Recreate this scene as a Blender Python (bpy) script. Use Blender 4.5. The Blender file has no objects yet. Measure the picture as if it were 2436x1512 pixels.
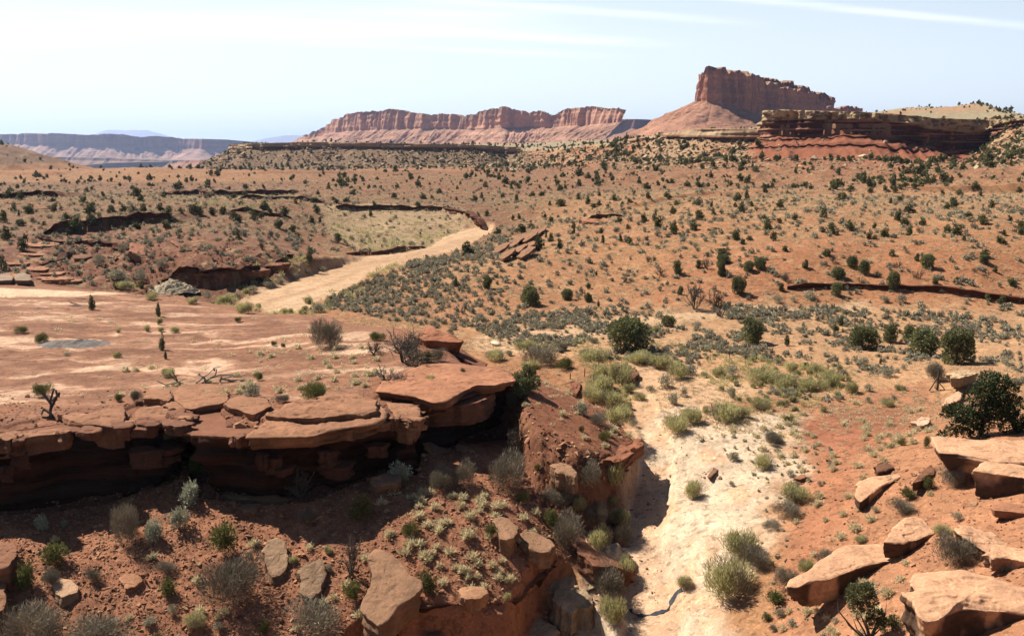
import bpy, bmesh, math, random
import numpy as np
from mathutils import Vector, Matrix, Quaternion
random.seed(7); RNG = np.random.default_rng(11)
SC = bpy.context.scene
COL = SC.collection
# ------------------------------------------------------------------ camera model
F = 2290.0; CU = 1218.0; CV = 756.0; EYE = 30.0
PITCH = math.atan((756 - 345) / F)
cp, sp = math.cos(PITCH), math.sin(PITCH)
def ray(u, v):
    a = (np.asarray(u, float) - CU) / F; b = (CV - np.asarray(v, float)) / F
    return a, cp + b * sp, -sp + b * cp
def pz(u, v, z):
    dx, dy, dz = ray(u, v); k = (z - EYE) / dz
    return dx * k, dy * k
def py(u, v, y):
    dx, dy, dz = ray(u, v); k = y / dy
    return dx * k, dy * k, EYE + dz * k
def proj(x, y, z):
    w = y * cp - (z - EYE) * sp
    q = y * sp + (z - EYE) * cp
    return CU + F * x / w, CV - F * q / w
CR = {1: (0, 300), 2: (1000, 150), 3: (2000, 150), 4: (0, 750), 5: (1000, 750), 6: (2000, 750), 7: (0, 1262), 8: (1000, 1262), 9: (2000, 1262)}
def D(c, a, b):
    x0, y0 = CR[c]
    return x0 / 1.23153 + a / 3.0, y0 / 1.23153 + b / 3.0
# ------------------------------------------------------------------ noise
def _h(i, j, k, s):
    n = (i * 374761393 + j * 668265263 + k * 2147483647 % 1274126177 + s * 1442695041) & 0xFFFFFFFF
    n = ((n ^ (n >> 13)) * 1274126177) & 0xFFFFFFFF
    n = ((n ^ (n >> 16)) * 2246822519) & 0xFFFFFFFF
    n = n ^ (n >> 15)
    return (n & 0xFFFFFF).astype(np.float64) / 8388607.5 - 1.0
def n2(x, y, s=0):
    x = np.asarray(x, float); y = np.asarray(y, float)
    xi = np.floor(x); yi = np.floor(y); fx = x - xi; fy = y - yi
    xi = xi.astype(np.int64); yi = yi.astype(np.int64)
    fx = fx * fx * (3 - 2 * fx); fy = fy * fy * (3 - 2 * fy)
    a = _h(xi, yi, 0, s); b = _h(xi + 1, yi, 0, s); c = _h(xi, yi + 1, 0, s); d = _h(xi + 1, yi + 1, 0, s)
    return (a + (b - a) * fx) * (1 - fy) + (c + (d - c) * fx) * fy
def n3(x, y, z, s=0):
    zi = np.floor(z); fz = z - zi; fz = fz * fz * (3 - 2 * fz); zi = zi.astype(np.int64)
    # two 2-D slices, seeded by the layer index through a coordinate shift
    a = n2(x + (zi % 977) * 17.37, y + (zi % 983) * 9.71, s); b = n2(x + ((zi + 1) % 977) * 17.37, y + ((zi + 1) % 983) * 9.71, s)
    return a + (b - a) * fz
def fbm(x, y, o=4, s=0, g=0.5):
    r = 0; a = 1; t = 0
    for i in range(o):
        r = r + a * n2(x * 2 ** i + 13.7 * i, y * 2 ** i - 7.1 * i, s + i); t += a; a *= g
    return r / t
def fbm3(x, y, z, o=4, s=0, g=0.5):
    r = 0; a = 1; t = 0
    for i in range(o):
        r = r + a * n3(x * 2 ** i + 3.7 * i, y * 2 ** i - 7.1 * i, z * 2 ** i + 5.3 * i, s + i); t += a; a *= g
    return r / t
def ss(x, a=0.0, b=1.0):
    t = np.clip((x - a) / (b - a), 0, 1); return t * t * (3 - 2 * t)
# ------------------------------------------------------------------ helpers: mesh, tags
def mesh_np(name, V, Fc, mat=None, col=None, smooth=False, parent=None, link=True):
    """V (n,3); Fc (m,3) or (m,4) int array, or list of such arrays"""
    V = np.asarray(V, np.float32)
    Fs = Fc if isinstance(Fc, list) else [Fc]
    Fs = [np.asarray(f, np.int32) for f in Fs if len(f)]
    me = bpy.data.meshes.new(name)
    me.vertices.add(len(V)); me.vertices.foreach_set('co', V.ravel())
    nl = sum(f.size for f in Fs); npoly = sum(len(f) for f in Fs)
    me.loops.add(nl); me.loops.foreach_set('vertex_index', np.concatenate([f.ravel() for f in Fs]))
    me.polygons.add(npoly)
    tot = np.concatenate([np.full(len(f), f.shape[1], np.int32) for f in Fs])
    st = np.concatenate([[0], np.cumsum(tot)[:-1]]).astype(np.int32)
    me.polygons.foreach_set('loop_start', st); me.polygons.foreach_set('loop_total', tot)
    me.polygons.foreach_set('use_smooth', np.full(npoly, smooth, bool))
    me.update(calc_edges=True)
    if col is not None:
        at = me.color_attributes.new('Col', 'FLOAT_COLOR', 'POINT')
        c = np.ones((len(V), 4), np.float32); c[:, :3] = col
        at.data.foreach_set('color', c.ravel())
    if mat: me.materials.append(mat)
    o = bpy.data.objects.new(name, me)
    if link: COL.objects.link(o)
    if parent: o.parent = parent
    return o
def tag(o, label, cat, group=None):
    o['label'] = label; o['category'] = cat
    if group: o['group'] = group
    return o
def structure(o): o['kind'] = 'structure'; return o
def stuff(o, label, cat): o['kind'] = 'stuff'; o['label'] = label; o['category'] = cat; return o
def gridfaces(nr, nc, wrap=False):
    i = np.arange(nr - 1)[:, None]; j = np.arange(nc if wrap else nc - 1)[None, :]; j2 = (j + 1) % nc
    a = i * nc + j; b = i * nc + j2; c = (i + 1) * nc + j2; d = (i + 1) * nc + j
    return np.stack([a + 0 * b, b + 0 * a, c + 0 * a, d + 0 * a], -1).reshape(-1, 4)
# ------------------------------------------------------------------ materials
def rgb(r, g, b): return (r, g, b, 1)
def rock_mat(name, scale=1.0, var=0.25, bump=0.3, fine=6.0, rough=0.93, strata=0.0, speck=0.0, sps=1.0):
    m = bpy.data.materials.new(name); m.use_nodes = True; nt = m.node_tree; N = nt.nodes; L = nt.links
    bs = N['Principled BSDF']; bs.inputs['Roughness'].default_value = rough; bs.inputs['Specular IOR Level'].default_value = 0.12
    at = N.new('ShaderNodeAttribute'); at.attribute_name = 'Col'
    geo = N.new('ShaderNodeNewGeometry')
    def noise(sc, det, ro=0.6, vec=None):
        n = N.new('ShaderNodeTexNoise'); n.inputs['Scale'].default_value = sc; n.inputs['Detail'].default_value = det; n.inputs['Roughness'].default_value = ro
        L.new(vec if vec else geo.outputs['Position'], n.inputs['Vector']); return n
    a = noise(0.35 * scale, 6, 0.68); b = noise(fine * scale, 5, 0.75)
    ad = N.new('ShaderNodeMath'); ad.operation = 'ADD'; L.new(a.outputs['Fac'], ad.inputs[0]); L.new(b.outputs['Fac'], ad.inputs[1])
    mr = N.new('ShaderNodeMapRange'); mr.inputs['From Min'].default_value = 0.65; mr.inputs['From Max'].default_value = 1.35
    mr.inputs['To Min'].default_value = (1 - var) * .66; mr.inputs['To Max'].default_value = (1 + var) * .66; L.new(ad.outputs[0], mr.inputs['Value'])
    warm = N.new('ShaderNodeVectorMath'); warm.operation = 'MULTIPLY'; L.new(at.outputs['Color'], warm.inputs[0]); warm.inputs[1].default_value = (1, .905, .745)
    mul = N.new('ShaderNodeVectorMath'); mul.operation = 'SCALE'; L.new(warm.outputs[0], mul.inputs[0]); L.new(mr.outputs[0], mul.inputs['Scale'])
    out = mul.outputs[0]
    if speck:       # pebbles, litter and dry tufts too small to model
        for q, (sc_, lo) in enumerate(((1.5, .56), (3.6, .57))):
            s_ = noise(sc_ * scale * sps, 3, 0.55); r_ = N.new('ShaderNodeMapRange'); r_.inputs['From Min'].default_value = lo; r_.inputs['From Max'].default_value = lo + .05
            r_.inputs['To Min'].default_value = 1; r_.inputs['To Max'].default_value = 1 - speck if q == 0 else 1 + speck * .9; L.new(s_.outputs['Fac'], r_.inputs['Value'])
            m_ = N.new('ShaderNodeVectorMath'); m_.operation = 'SCALE'; L.new(out, m_.inputs[0]); L.new(r_.outputs[0], m_.inputs['Scale']); out = m_.outputs[0]
    if strata:
        mp = N.new('ShaderNodeMapping'); mp.inputs['Scale'].default_value = (0.06, 0.06, 1.6); L.new(geo.outputs['Position'], mp.inputs['Vector'])
        s = noise(1.7 * scale, 5, 0.65, mp.outputs[0])
        mr2 = N.new('ShaderNodeMapRange'); mr2.inputs['From Min'].default_value = 0.35; mr2.inputs['From Max'].default_value = 0.65
        mr2.inputs['To Min'].default_value = 1 - strata; mr2.inputs['To Max'].default_value = 1 + strata * 0.6; L.new(s.outputs['Fac'], mr2.inputs['Value'])
        m2 = N.new('ShaderNodeVectorMath'); m2.operation = 'SCALE'; L.new(out, m2.inputs[0]); L.new(mr2.outputs[0], m2.inputs['Scale']); out = m2.outputs[0]
    L.new(out, bs.inputs['Base Color'])
    bp = N.new('ShaderNodeBump'); bp.inputs['Strength'].default_value = bump; bp.inputs['Distance'].default_value = 0.12 / scale
    c = noise(2.4 * scale, 8, 0.72); L.new(c.outputs['Fac'], bp.inputs['Height']); L.new(bp.outputs[0], bs.inputs['Normal'])
    return m
def leaf_mat(name, c1, c2, trans=0.3, scale=3.0):
    m = bpy.data.materials.new(name); m.use_nodes = True; nt = m.node_tree; N = nt.nodes; L = nt.links
    bs = N['Principled BSDF']; bs.inputs['Roughness'].default_value = 0.8; bs.inputs['Specular IOR Level'].default_value = 0.15
    at = N.new('ShaderNodeAttribute'); at.attribute_name = 'Col'
    mx = N.new('ShaderNodeMix'); mx.data_type = 'RGBA'; mx.inputs['A'].default_value = (c1[0] * .74, c1[1] * .72, c1[2] * .62, 1); mx.inputs['B'].default_value = (c2[0] * .74, c2[1] * .72, c2[2] * .62, 1)
    sep = N.new('ShaderNodeSeparateColor'); L.new(at.outputs['Color'], sep.inputs[0])
    oi = N.new('ShaderNodeObjectInfo'); ad = N.new('ShaderNodeMath'); ad.operation = 'MULTIPLY_ADD'; ad.inputs[1].default_value = 0.3
    L.new(oi.outputs['Random'], ad.inputs[0]); L.new(sep.outputs[0], ad.inputs[2])
    sb = N.new('ShaderNodeMath'); sb.operation = 'SUBTRACT'; sb.inputs[1].default_value = 0.15; sb.use_clamp = True; L.new(ad.outputs[0], sb.inputs[0])
    L.new(sb.outputs[0], mx.inputs['Factor']); L.new(mx.outputs['Result'], bs.inputs['Base Color'])
    if trans:
        tr = N.new('ShaderNodeBsdfTranslucent'); L.new(mx.outputs['Result'], tr.inputs['Color'])
        ms = N.new('ShaderNodeMixShader'); ms.inputs[0].default_value = trans
        L.new(bs.outputs[0], ms.inputs[1]); L.new(tr.outputs[0], ms.inputs[2]); L.new(ms.outputs[0], N['Material Output'].inputs['Surface'])
    return m
M_ground = rock_mat('soil_and_rock', 1.0, 0.36, 0.9, 7.0, speck=.32)
M_rock = rock_mat('sandstone', 1.0, 0.22, 0.5, 5.0, strata=0.12)
M_cliff = rock_mat('layered_sandstone', 1.0, 0.28, 0.7, 4.0, strata=0.35)
M_far = rock_mat('far_sandstone', 0.02, 0.3, 1.0, 8.0, strata=0.25, speck=.22, sps=3.0)
M_mid = rock_mat('caprock_sandstone', 0.15, 0.3, 0.6, 6.0, strata=0.3)
M_jun = leaf_mat('juniper_foliage', (0.05, 0.058, 0.026), (0.24, 0.24, 0.11), 0.18)
M_junl = leaf_mat('juniper_foliage_light', (0.08, 0.09, 0.04), (0.34, 0.34, 0.17), 0.22)
M_pin = leaf_mat('pinyon_foliage', (0.022, 0.034, 0.014), (0.10, 0.13, 0.05), 0.12)
M_sage = leaf_mat('sagebrush_foliage', (0.21, 0.19, 0.145), (0.62, 0.56, 0.43), 0.15)
M_grey = leaf_mat('grey_twig_foliage', (0.12, 0.10, 0.08), (0.40, 0.34, 0.265), 0.1)
M_silver = leaf_mat('silver_foliage', (0.22, 0.23, 0.17), (0.68, 0.68, 0.54), 0.15)
M_rabbit = leaf_mat('rabbitbrush_foliage', (0.30, 0.28, 0.12), (0.82, 0.75, 0.40), 0.4)
M_green = leaf_mat('ephedra_foliage', (0.06, 0.07, 0.025), (0.24, 0.23, 0.08), 0.3)
M_grass = leaf_mat('dry_grass', (0.60, 0.49, 0.30), (0.95, 0.85, 0.62), 0.4)
M_wood = rock_mat('weathered_wood', 4.0, 0.3, 0.4, 6.0); M_wood2 = M_wood
M_grass2 = leaf_mat('pale_scrub', (0.46, 0.34, 0.22), (0.84, 0.67, 0.47), 0.3)
M_boul2 = rock_mat('far_boulders', 0.3, 0.2, 0.5, 5.0)
# ================================================================== GROUND
YR = np.concatenate([np.geomspace(34, 150, 700, endpoint=False), np.geomspace(150, 1300, 560, endpoint=False), np.geomspace(1300, 24500, 60)])
TC = np.linspace(-0.70, 0.70, 1150)
LY = np.log(YR)
def tps(pts, q, lam=1e-4):
    P = np.array([(p[0], p[1]) for p in pts]); z = np.array([p[2] for p in pts], float)
    def U(r2): return 0.5 * r2 * np.log(r2 + 1e-12)
    K = U(((P[:, None] - P[None]) ** 2).sum(-1)); n = len(P)
    A = np.zeros((n + 3, n + 3)); A[:n, :n] = K + lam * np.eye(n); A[:n, n] = 1; A[:n, n + 1:] = P; A[n, :n] = 1; A[n + 1:, :n] = P.T
    w = np.linalg.solve(A, np.concatenate([z, [0, 0, 0]]))
    out = np.zeros(len(q))
    for i in range(n): out += w[i] * U(((q - P[i]) ** 2).sum(1))
    return out + w[n] + q @ w[n + 1:]
CT = np.linspace(-0.70, 0.70, 160); CL = np.linspace(math.log(34), math.log(30000), 420)
gq = np.stack(np.meshgrid(CT, CL), -1).reshape(-1, 2)
def field(pts, lam=1e-4):
    g = tps(pts, gq, lam).reshape(len(CL), len(CT))
    fi = (LY - CL[0]) / (CL[1] - CL[0]); i0 = np.clip(fi.astype(int), 0, len(CL) - 2); fr = (fi - i0)[:, None]
    fj = (TC - CT[0]) / (CT[1] - CT[0]); j0 = np.clip(fj.astype(int), 0, len(CT) - 2); fc = (fj - j0)[None]
    a = g[i0][:, j0]; b = g[i0][:, j0 + 1]; c = g[i0 + 1][:, j0]; d = g[i0 + 1][:, j0 + 1]
    return (a * (1 - fc) + b * fc) * (1 - fr) + (c * (1 - fc) + d * fc) * fr
def cz(lst):      # (u,v,z) -> (t, ln y, z)
    r = []
    for u, v, z in lst:
        x, y = pz(u, v, z); r.append((x / y, math.log(y), z))
    return r
def cy(lst):      # (u,y,z)
    return [((u - CU) / F * 0.984, math.log(y), z) for u, y, z in lst]
L0 = cz([(1560,1512,-8.5),(1600,1400,-7.2),(1560,1300,-5.8),(1540,1200,-4.4),(1550,1120,-3.2),(1560,1050,-1.6),(1540,950,-.6),(1530,880,0),
 (0,1512,-6.5),(400,1512,-6.5),(800,1512,-6.5),(0,1250,-2),(250,1230,-2.5),(400,1200,-1),(600,1170,-.8),(800,1180,-.8),(900,1150,-.4),(1100,1180,-.9),(1250,1300,-3.9),(1100,1400,-4.9),(600,1350,-4),(200,1400,-4.5),
 (1400,1480,-8.8),(1440,1380,-7.4),(1440,1250,-5.6),(1430,1160,-4.2),(1320,1120,-2.0),(1300,1200,-2.6),
 (0,1700,-10),(700,1700,-10),(1300,1750,-12),(1700,1700,-10),(2436,1700,1),
 (0,1000,-1),(500,950,-.5),(900,900,-.3),(1200,1010,-1.3),(1400,1060,-2.6),(1500,1060,-1.8),(300,850,0),(900,800,0),
 (1700,1300,-4.6),(1750,1150,-2.4),(1700,1050,-1),(1850,1400,-5),(1850,1200,-2.4),(1900,1050,-.8),(2000,1300,-2),(2000,1500,-3.4),(2200,1500,-.6),(2436,1512,2),
 (2200,1250,.3),(2436,1250,3),(2300,1080,2.8),(2436,1040,3.6),(2100,1050,.2),(2200,950,0),(2270,905,1.6),(2436,930,1.6),(2100,850,0),(2436,850,.3),
 (1700,900,0),(1900,900,0),(1300,820,0),(1500,790,0),(1700,770,0),(2000,765,0),(2436,770,0),(1200,770,.2),(1350,860,.2),
 (1340,700,1.0),(1700,690,2.2),(2050,690,2.5),(2436,700,2.5),(1500,620,5),(1900,600,8),(2300,600,8.5),(2436,580,9.5),(1300,590,4),(1700,560,9),(2100,550,10.5),(1400,540,6.5),(1190,560,1.6),
 (1800,500,11),(2300,500,12),(1300,490,7.5),(1500,455,8),(2000,462,9.5),(2436,465,10.5),
 (650,730,0),(800,680,0),(960,620,0),(1100,580,0),(1150,550,0),(1000,545,.3),(850,540,.5),(590,715,0),
 (900,700,.4),(1000,680,1.3),(1100,640,3),(1200,620,4),(1100,740,.4),
 (450,690,.5),(150,645,4),(300,630,4.5),(480,625,4.5),(620,625,3.6),(700,570,5),(500,565,7.5),(250,572,6.0),(50,570,7),(0,610,5.5),(790,600,1.2),
 (0,500,9),(300,500,10),(600,500,9),(800,500,5.5),(1000,510,3.5),(0,450,7),(400,465,3.5),(600,470,4.5),(900,470,6),(1100,480,5.5),(350,672,2.2),(150,660,3.4),(0,660,3.6),
 (0,425,6),(200,413,8),(340,399,12),(500,408,9),(800,415,8),(1000,420,8),(1200,425,9),(1500,430,7),(1800,436,7.5),(2200,436,8),(2436,442,9)])
L0 += cy([(0,1300,-8),(300,1100,-2),(300,1500,-30),(800,1400,-5),(1200,1400,5),(-200,2500,-90),(600,2500,-70),(1200,2500,10),(1800,2000,30),(2600,2000,40),
 (0,6000,-140),(1200,6000,-60),(2500,6000,-40),(0,12000,-190),(1200,12000,-180),(2500,12000,-170),(0,30000,-230),(1200,30000,-230),(2500,30000,-230)])
Z0 = field(L0, 2e-4)
BEN = cz([(-200,1020,5),(0,1000,5),(200,1000,4.8),(400,990,5),(700,980,5.2),(900,950,5.2),(1200,885,5.1),(1300,970,3.0),(1400,1020,1.4),(1500,1065,-.4),(1000,860,5.5),(950,800,4.6),
 (600,850,4.4),(0,850,4.4),(300,730,3.4),(0,690,3.5),(650,745,2.2),(1150,860,4.6),(1250,890,3.4),(1380,940,1.2),(1470,1000,.3),(800,760,2.6)])
ZB = field(BEN, 3e-4)
T2, Y2 = np.meshgrid(TC, YR); X2 = T2 * Y2
def world_poly(px, z):
    return np.array([pz(u, v, z if np.isscalar(z) else z[i]) for i, (u, v) in enumerate(px)])
def sdist(P, X, Y, closed=True, lim=None):
    """signed distance, positive inside"""
    d = np.full(X.shape, 1e9); ins = np.zeros(X.shape, bool); n = len(P)
    for i in range(n if closed else n - 1):
        x0, y0 = P[i]; x1, y1 = P[(i + 1) % n]; ex, ey = x1 - x0, y1 - y0; l2 = ex * ex + ey * ey + 1e-12
        t = np.clip(((X - x0) * ex + (Y - y0) * ey) / l2, 0, 1)
        d = np.minimum(d, (X - x0 - t * ex) ** 2 + (Y - y0 - t * ey) ** 2)
        if closed:
            c = ((y0 > Y) != (y1 > Y)); xx = x0 + (Y - y0) / (ey if ey else 1e-9) * ex; ins ^= c & (X < xx)
    d = np.sqrt(d)
    return np.where(ins, d, -d) if closed else d
def sd_sub(P, rows=None, closed=True, pad=40):
    """signed distance over only the grid rows near P (others: far outside)"""
    y0, y1 = P[:, 1].min() - pad, P[:, 1].max() + pad
    i0, i1 = np.searchsorted(YR, [y0, y1]); out = np.full(X2.shape, -1e4)
    if i1 > i0: out[i0:i1] = sdist(P, X2[i0:i1], Y2[i0:i1], closed)
    return out
# --- bench (left foreground shelf)
BPX = [(-420,1075),(-100,1052),(0,1048),(50,1041),(180,1021),(300,1017),(395,1010),(418,1004),(431,966),(443,1004),(452,1032),(545,1035),(585,1036),(740,1030),(915,994),(990,1000),(1000,962),(1095,944),(1180,918),(1228,905),
       (1234,960),(1272,1017),(1329,1054),(1375,1086),(1412,1080),(1479,1093),(1522,1052),(1505,1028),(1470,990),(1400,945),(1330,905),(1240,880),(1165,868),(1100,803),(1010,766),(860,768),(820,742),(700,745),(590,722),(480,708),(440,694),(350,690),(100,668),(-420,660)]
BZ = [5,5,5,5,5,4.9,4.9,5,5,5,5,5,5.1,5.2,5.2,5.2,5.2,5.2,5.1,5,4.2,3,2,1.0,.6,-.3,-.5,0,.3,1.2,2.4,3.5,4.6,4.6,4,2.8,2.6,2,1.8,2,2.2,2.8,3.4,3.5]
BP = world_poly(BPX, BZ)
dB = sd_sub(BP)
wob = fbm(X2 / 3.0, Y2 / 3.0, 4, 3) * 0.9 + fbm(X2 / 0.7, Y2 / 0.7, 3, 9) * 0.25
mB = ss(dB + wob * .6 - 3.4 * (1 - ss(X2, -3, 1) * .93), -0.45 - 3.2 * ss(X2, 0, 3) * (1 - ss(X2, 8.5, 10)), 0.25 + .6 * ss(X2, 0, 3) * (1 - ss(X2, 8.5, 10)))
mBs = ss(dB - 0.9, -3.0, 3.0)     # soft variant for the far side
far = ss(Y2, 104, 116); mB = mB * (1 - far) + mBs * far
Z = Z0 + (ZB - Z0) * mB
# slight terraces on the bench surface
tb = (dB + fbm(X2 / 6, Y2 / 6, 4, 21) * 2.5)
Z += np.where(dB > 0, -0.35 * (1 - ss(tb, 0.6, 1.0)) - 0.25 * (1 - ss(tb, 2.2, 2.5)) - 0.25 * (1 - ss(tb, 4.5, 4.9)), 0) * ss(110 - Y2, 0, 12) * (1 - ss(X2, 0, 2))
# --- second ledge (lower foreground)
QPX = [(930,1512),(1000,1440),(1060,1440),(1180,1436),(1238,1425),(1250,1395),(1318,1335),(1330,1320),(1290,1290),(1200,1270),(1120,1260),(1000,1290),(900,1350),(850,1450),(860,1540)]
QP = world_poly(QPX, -4.6)
dQ = sd_sub(QP)
low = ss(-(dQ + wob * 0.5), -0.2, 0.5)
# ground in front of the ledge drops away
dropP = world_poly([(870,1470),(1000,1444),(1060,1444),(1180,1440),(1240,1428),(1254,1397),(1318,1338),(1345,1330),(1400,1380),(1440,1500),(1400,1620),(1100,1650),(860,1600)], -4.9)
dD = sd_sub(dropP)
Z -= ss(dD + 1.5 + wob * 0.35, -0.15, 0.4) * 4.0 * (1 - ss(dD, 3, 8) * 0.35)
# --- small steps (cut banks): polyline, height, direction sign, decay
def step(px, z, h, decay, w=0.5, side=1, wb=1.0, ws=2.5):
    global Z
    P = world_poly(px, z); y0, y1 = P[:, 1].min() - decay * 3, P[:, 1].max() + decay * 3
    i0, i1 = np.searchsorted(YR, [y0, y1])
    X = X2[i0:i1]; Y = Y2[i0:i1]
    # signed height function y_line(x)
    o = np.argsort(P[:, 0]); yl = np.interp(X, P[o, 0], P[o, 1]) + fbm(X / ws, X * 0 + z * 3.1, 4, 31) * wb
    d = (Y - yl) * side
    ends = ss(X, P[o[0], 0], P[o[0], 0] + 6) * (1 - ss(X, P[o[-1], 0] - 6, P[o[-1], 0]))
    Z[i0:i1] += h * ss(d, -w, w) * np.exp(-np.clip(d, 0, None) / decay) * ends
step([(1560,742),(1700,724),(1880,715)], 0.4, .3, 16, 0.6, 1, 1.2, 16)
step([(1850,715),(2050,716),(2200,722),(2436,735),(2700,745)], 0.4, .5, 16, 0.3, 1, .35, 40)
step([(1345,752),(1500,748),(1700,742)], 0.1, 0.7, 10, 0.4)
step([(370,694),(450,690),(560,688),(640,668),(695,645)], 0.2, 3.6, 22, 0.5, 1, 1.5, 4)
step([(90,572),(200,568),(330,557),(440,556)], 5.2, 3.0, 22, 0.5, 1, 1.5, 5)
step([(60,592),(200,600),(300,612)], 4.6, 1.2, 6, 0.4, 1, 1.5, 4)
step([(70,640),(150,632),(200,612)], 3.9, 0.8, 5, 0.4, 1, 1.5, 3)
step([(-100,487),(0,485),(90,484),(160,488)], 7.5, 2.2, 25, 1.0, 1, 4, 10)
step([(360,470),(470,464),(505,474)], 3.5, 3.0, 30, 1.2, 1, 5, 14)
step([(500,466),(600,463),(720,466)], 4.2, 2.6, 30, 1.2, 1, 5, 14)
step([(560,490),(690,488),(780,492)], 6, 1.6, 20, 0.8, 1, 4, 12)
step([(540,518),(640,516),(700,520)], 7, 1.4, 18, 0.8, 1, 3, 9)
step([(780,530),(900,524),(1050,523),(1170,545)], 0.7, 1.6, 25, 0.8, 1, 3, 9)
step([(800,618),(900,600),(1020,582)], 0.0, 1.2, 9, 0.4, 1, 1.5, 4)
step([(1380,524),(1440,526),(1500,528)], 6.5, 1.4, 16, 0.8, 1, 2, 8)
step([(-100,418),(0,417),(140,420)], 6, 2.5, 40, 2.5, 1, 6, 30)
step([(600,414),(800,414),(1000,417)], 8, 2.0, 60, 2.5, 1, 8, 30)
step([(1400,500),(1700,462),(2000,455),(2436,470)], 10, 1.2, 60, 3, 1, 8, 30)
step([(1290,600),(1500,578),(1800,568),(2100,572),(2436,590)], 6.5, 0.8, 50, 5, 1, 6, 30)
# --- dry channel in the foreground, with pour-off
CHP = [(1560,1560),(1552,1500),(1548,1440),(1530,1380),(1528,1300),(1535,1220),(1548,1160),(1560,1110),(1580,1060),(1540,1000),(1520,940),(1545,885),(1600,870)]
CHZ = [-9,-8.5,-7.8,-6.9,-5.8,-4.8,-3.8,-3.1,-1.6,-1,-.5,0,0]
CH = np.array([pz(u, v, z) for (u, v), z in zip(CHP, CHZ)])
dC = sdist(CH, X2, Y2, False); dC = dC + fbm(X2 / 2, Y2 / 2, 3, 41) * 0.5
chw = np.interp(Y2, [60, 90, 105, 125], [2.2, 1.7, 0.9, 1.3])
chd = np.interp(Y2, [60, 84, 94, 100, 110, 130], [.5, .6, .9, 0.6, 0.35, 0.25])
Z -= (1 - ss(dC, chw, chw + 0.9)) * chd * (Y2 < 140)
# --- hills with caprock at middle distance
R = [(548,345,354,1180),(600,341,351,1130),(700,339,350,1125),(800,338,350,1120),(900,340,351,1112),(1000,342,353,1110),(1130,345,354,1120),(1190,348,362,1160),(1240,350,362,1150),(1290,352,358,1050),(1380,345,350,930),(1440,340,345,890),(1500,331,337,850),
     (1580,318,326,810),(1650,308,326,780),(1700,306,327,760),(1760,306,330,745),(1822,308,332,738),(1832,263,326,684),(1860,262,322,678),(1950,264,318,666),(2030,266,316,657),(2100,270,320,652),(2155,275,330,660),(2220,281,350,700),(2290,284,368,755),(2345,284,358,768),(2375,284,325,745),(2410,283,300,715),(2460,281,292,690),(2560,270,285,600),(2800,255,275,500)]
RW = np.array([py(u, v, y) for u, v, b, y in R]); RB = np.array([py(u, b, y)[2] for u, v, b, y in R])
HP = np.array([(x, y) for x, y, z in RW] + [(900, 2600), (-420, 2600), (-390, 1500)])
topf = [((x / y), math.log(y), z) for x, y, z in RW] + cy([(600,2000,22),(1200,2600,24),(500,1500,26),(1700,1300,46),(2200,1100,66),(2500,1000,82),(2050,1000,60),(2300,1500,100),(2600,1500,125),(1900,2000,60),(2436,1800,112)])
basef = [((x / y), math.log(y), b) for (x, y, z), b in zip(RW, RB)]
ZT = field(topf, 1e-4); ZC = field(basef, 1e-4)
i0 = np.searchsorted(YR, 420)
dH = np.full(X2.shape, -1e4); dH[i0:] = sdist(HP, X2[i0:], Y2[i0:])
gul = fbm(X2 / 22, Y2 / 60, 4, 51) * 9 * np.clip(-dH / 40, 0, 1)
hin = ss(dH, 0.0, 3.0)
rib = (1 - np.abs(n2(X2 / 7.5, Y2 / 90, 54)) ** .7) * 2.4 - .5 + n2(X2 / 2.4, Y2 / 50, 55) * .3
dd_ = np.clip(-dH, 0, 400); brk = 34 + 12 * (1 - ss(X2 / Y2, -.05, .1))
tal = ZC - 0.7 - 0.52 * np.minimum(dd_, brk) - .14 * np.clip(dd_ - brk, 0, None) + gul * 0.35 + np.where(dH > -400, fbm(X2 / 6, Y2 / 6, 3, 53) * 0.9, 0)
RT = ss(X2 / Y2, (1740 - CU) / F, (1800 - CU) / F) * (1 - ss(X2 / Y2, (2270 - CU) / F, (2330 - CU) / F)) * (Y2 < 900) * (dH > -70)
dep_ = np.clip(-dH, 0, 200) * .52 + fbm(X2 / 30, Y2 / 30, 3, 56) * .8
tal = tal + RT * ss(-dH, 0, 8) * (1 - ss(-dH, 38, 60)) * (rib - .8 - 1.1 * ss(dep_, 3.2, 3.6) + .8 * ss(dep_, 1, 3) - 1.3 * ss(dep_, 8.6, 9.0) + 1.0 * ss(dep_, 5, 8.4))
zt_cap = ZT - 0.3 + fbm(X2 / 40, Y2 / 40, 3, 57) * 1.0
blend = 6.0
kk = np.clip(0.5 + 0.5 * (tal - Z) / blend, 0, 1)
Zh = Z * (1 - kk) + tal * kk + blend * kk * (1 - kk) * 0.5
Z = np.where(dH > -390, np.where(dH > 0, tal * (1 - hin) + zt_cap * hin, Zh), Z)
# left edge foothill
hx, hy, hz = py(-260, 300, 950)
dl = np.hypot(X2 - hx, Y2 - hy); Z = np.where(Y2 > 500, np.maximum(Z, np.minimum(hz, 62 - 0.32 * dl + fbm(X2 / 20, Y2 / 20, 4, 59) * 3)), Z)
lf = (Y2 > 500) * (Z > 13) * (X2 / Y2 < -.42) * (Y2 < 1200)
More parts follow.
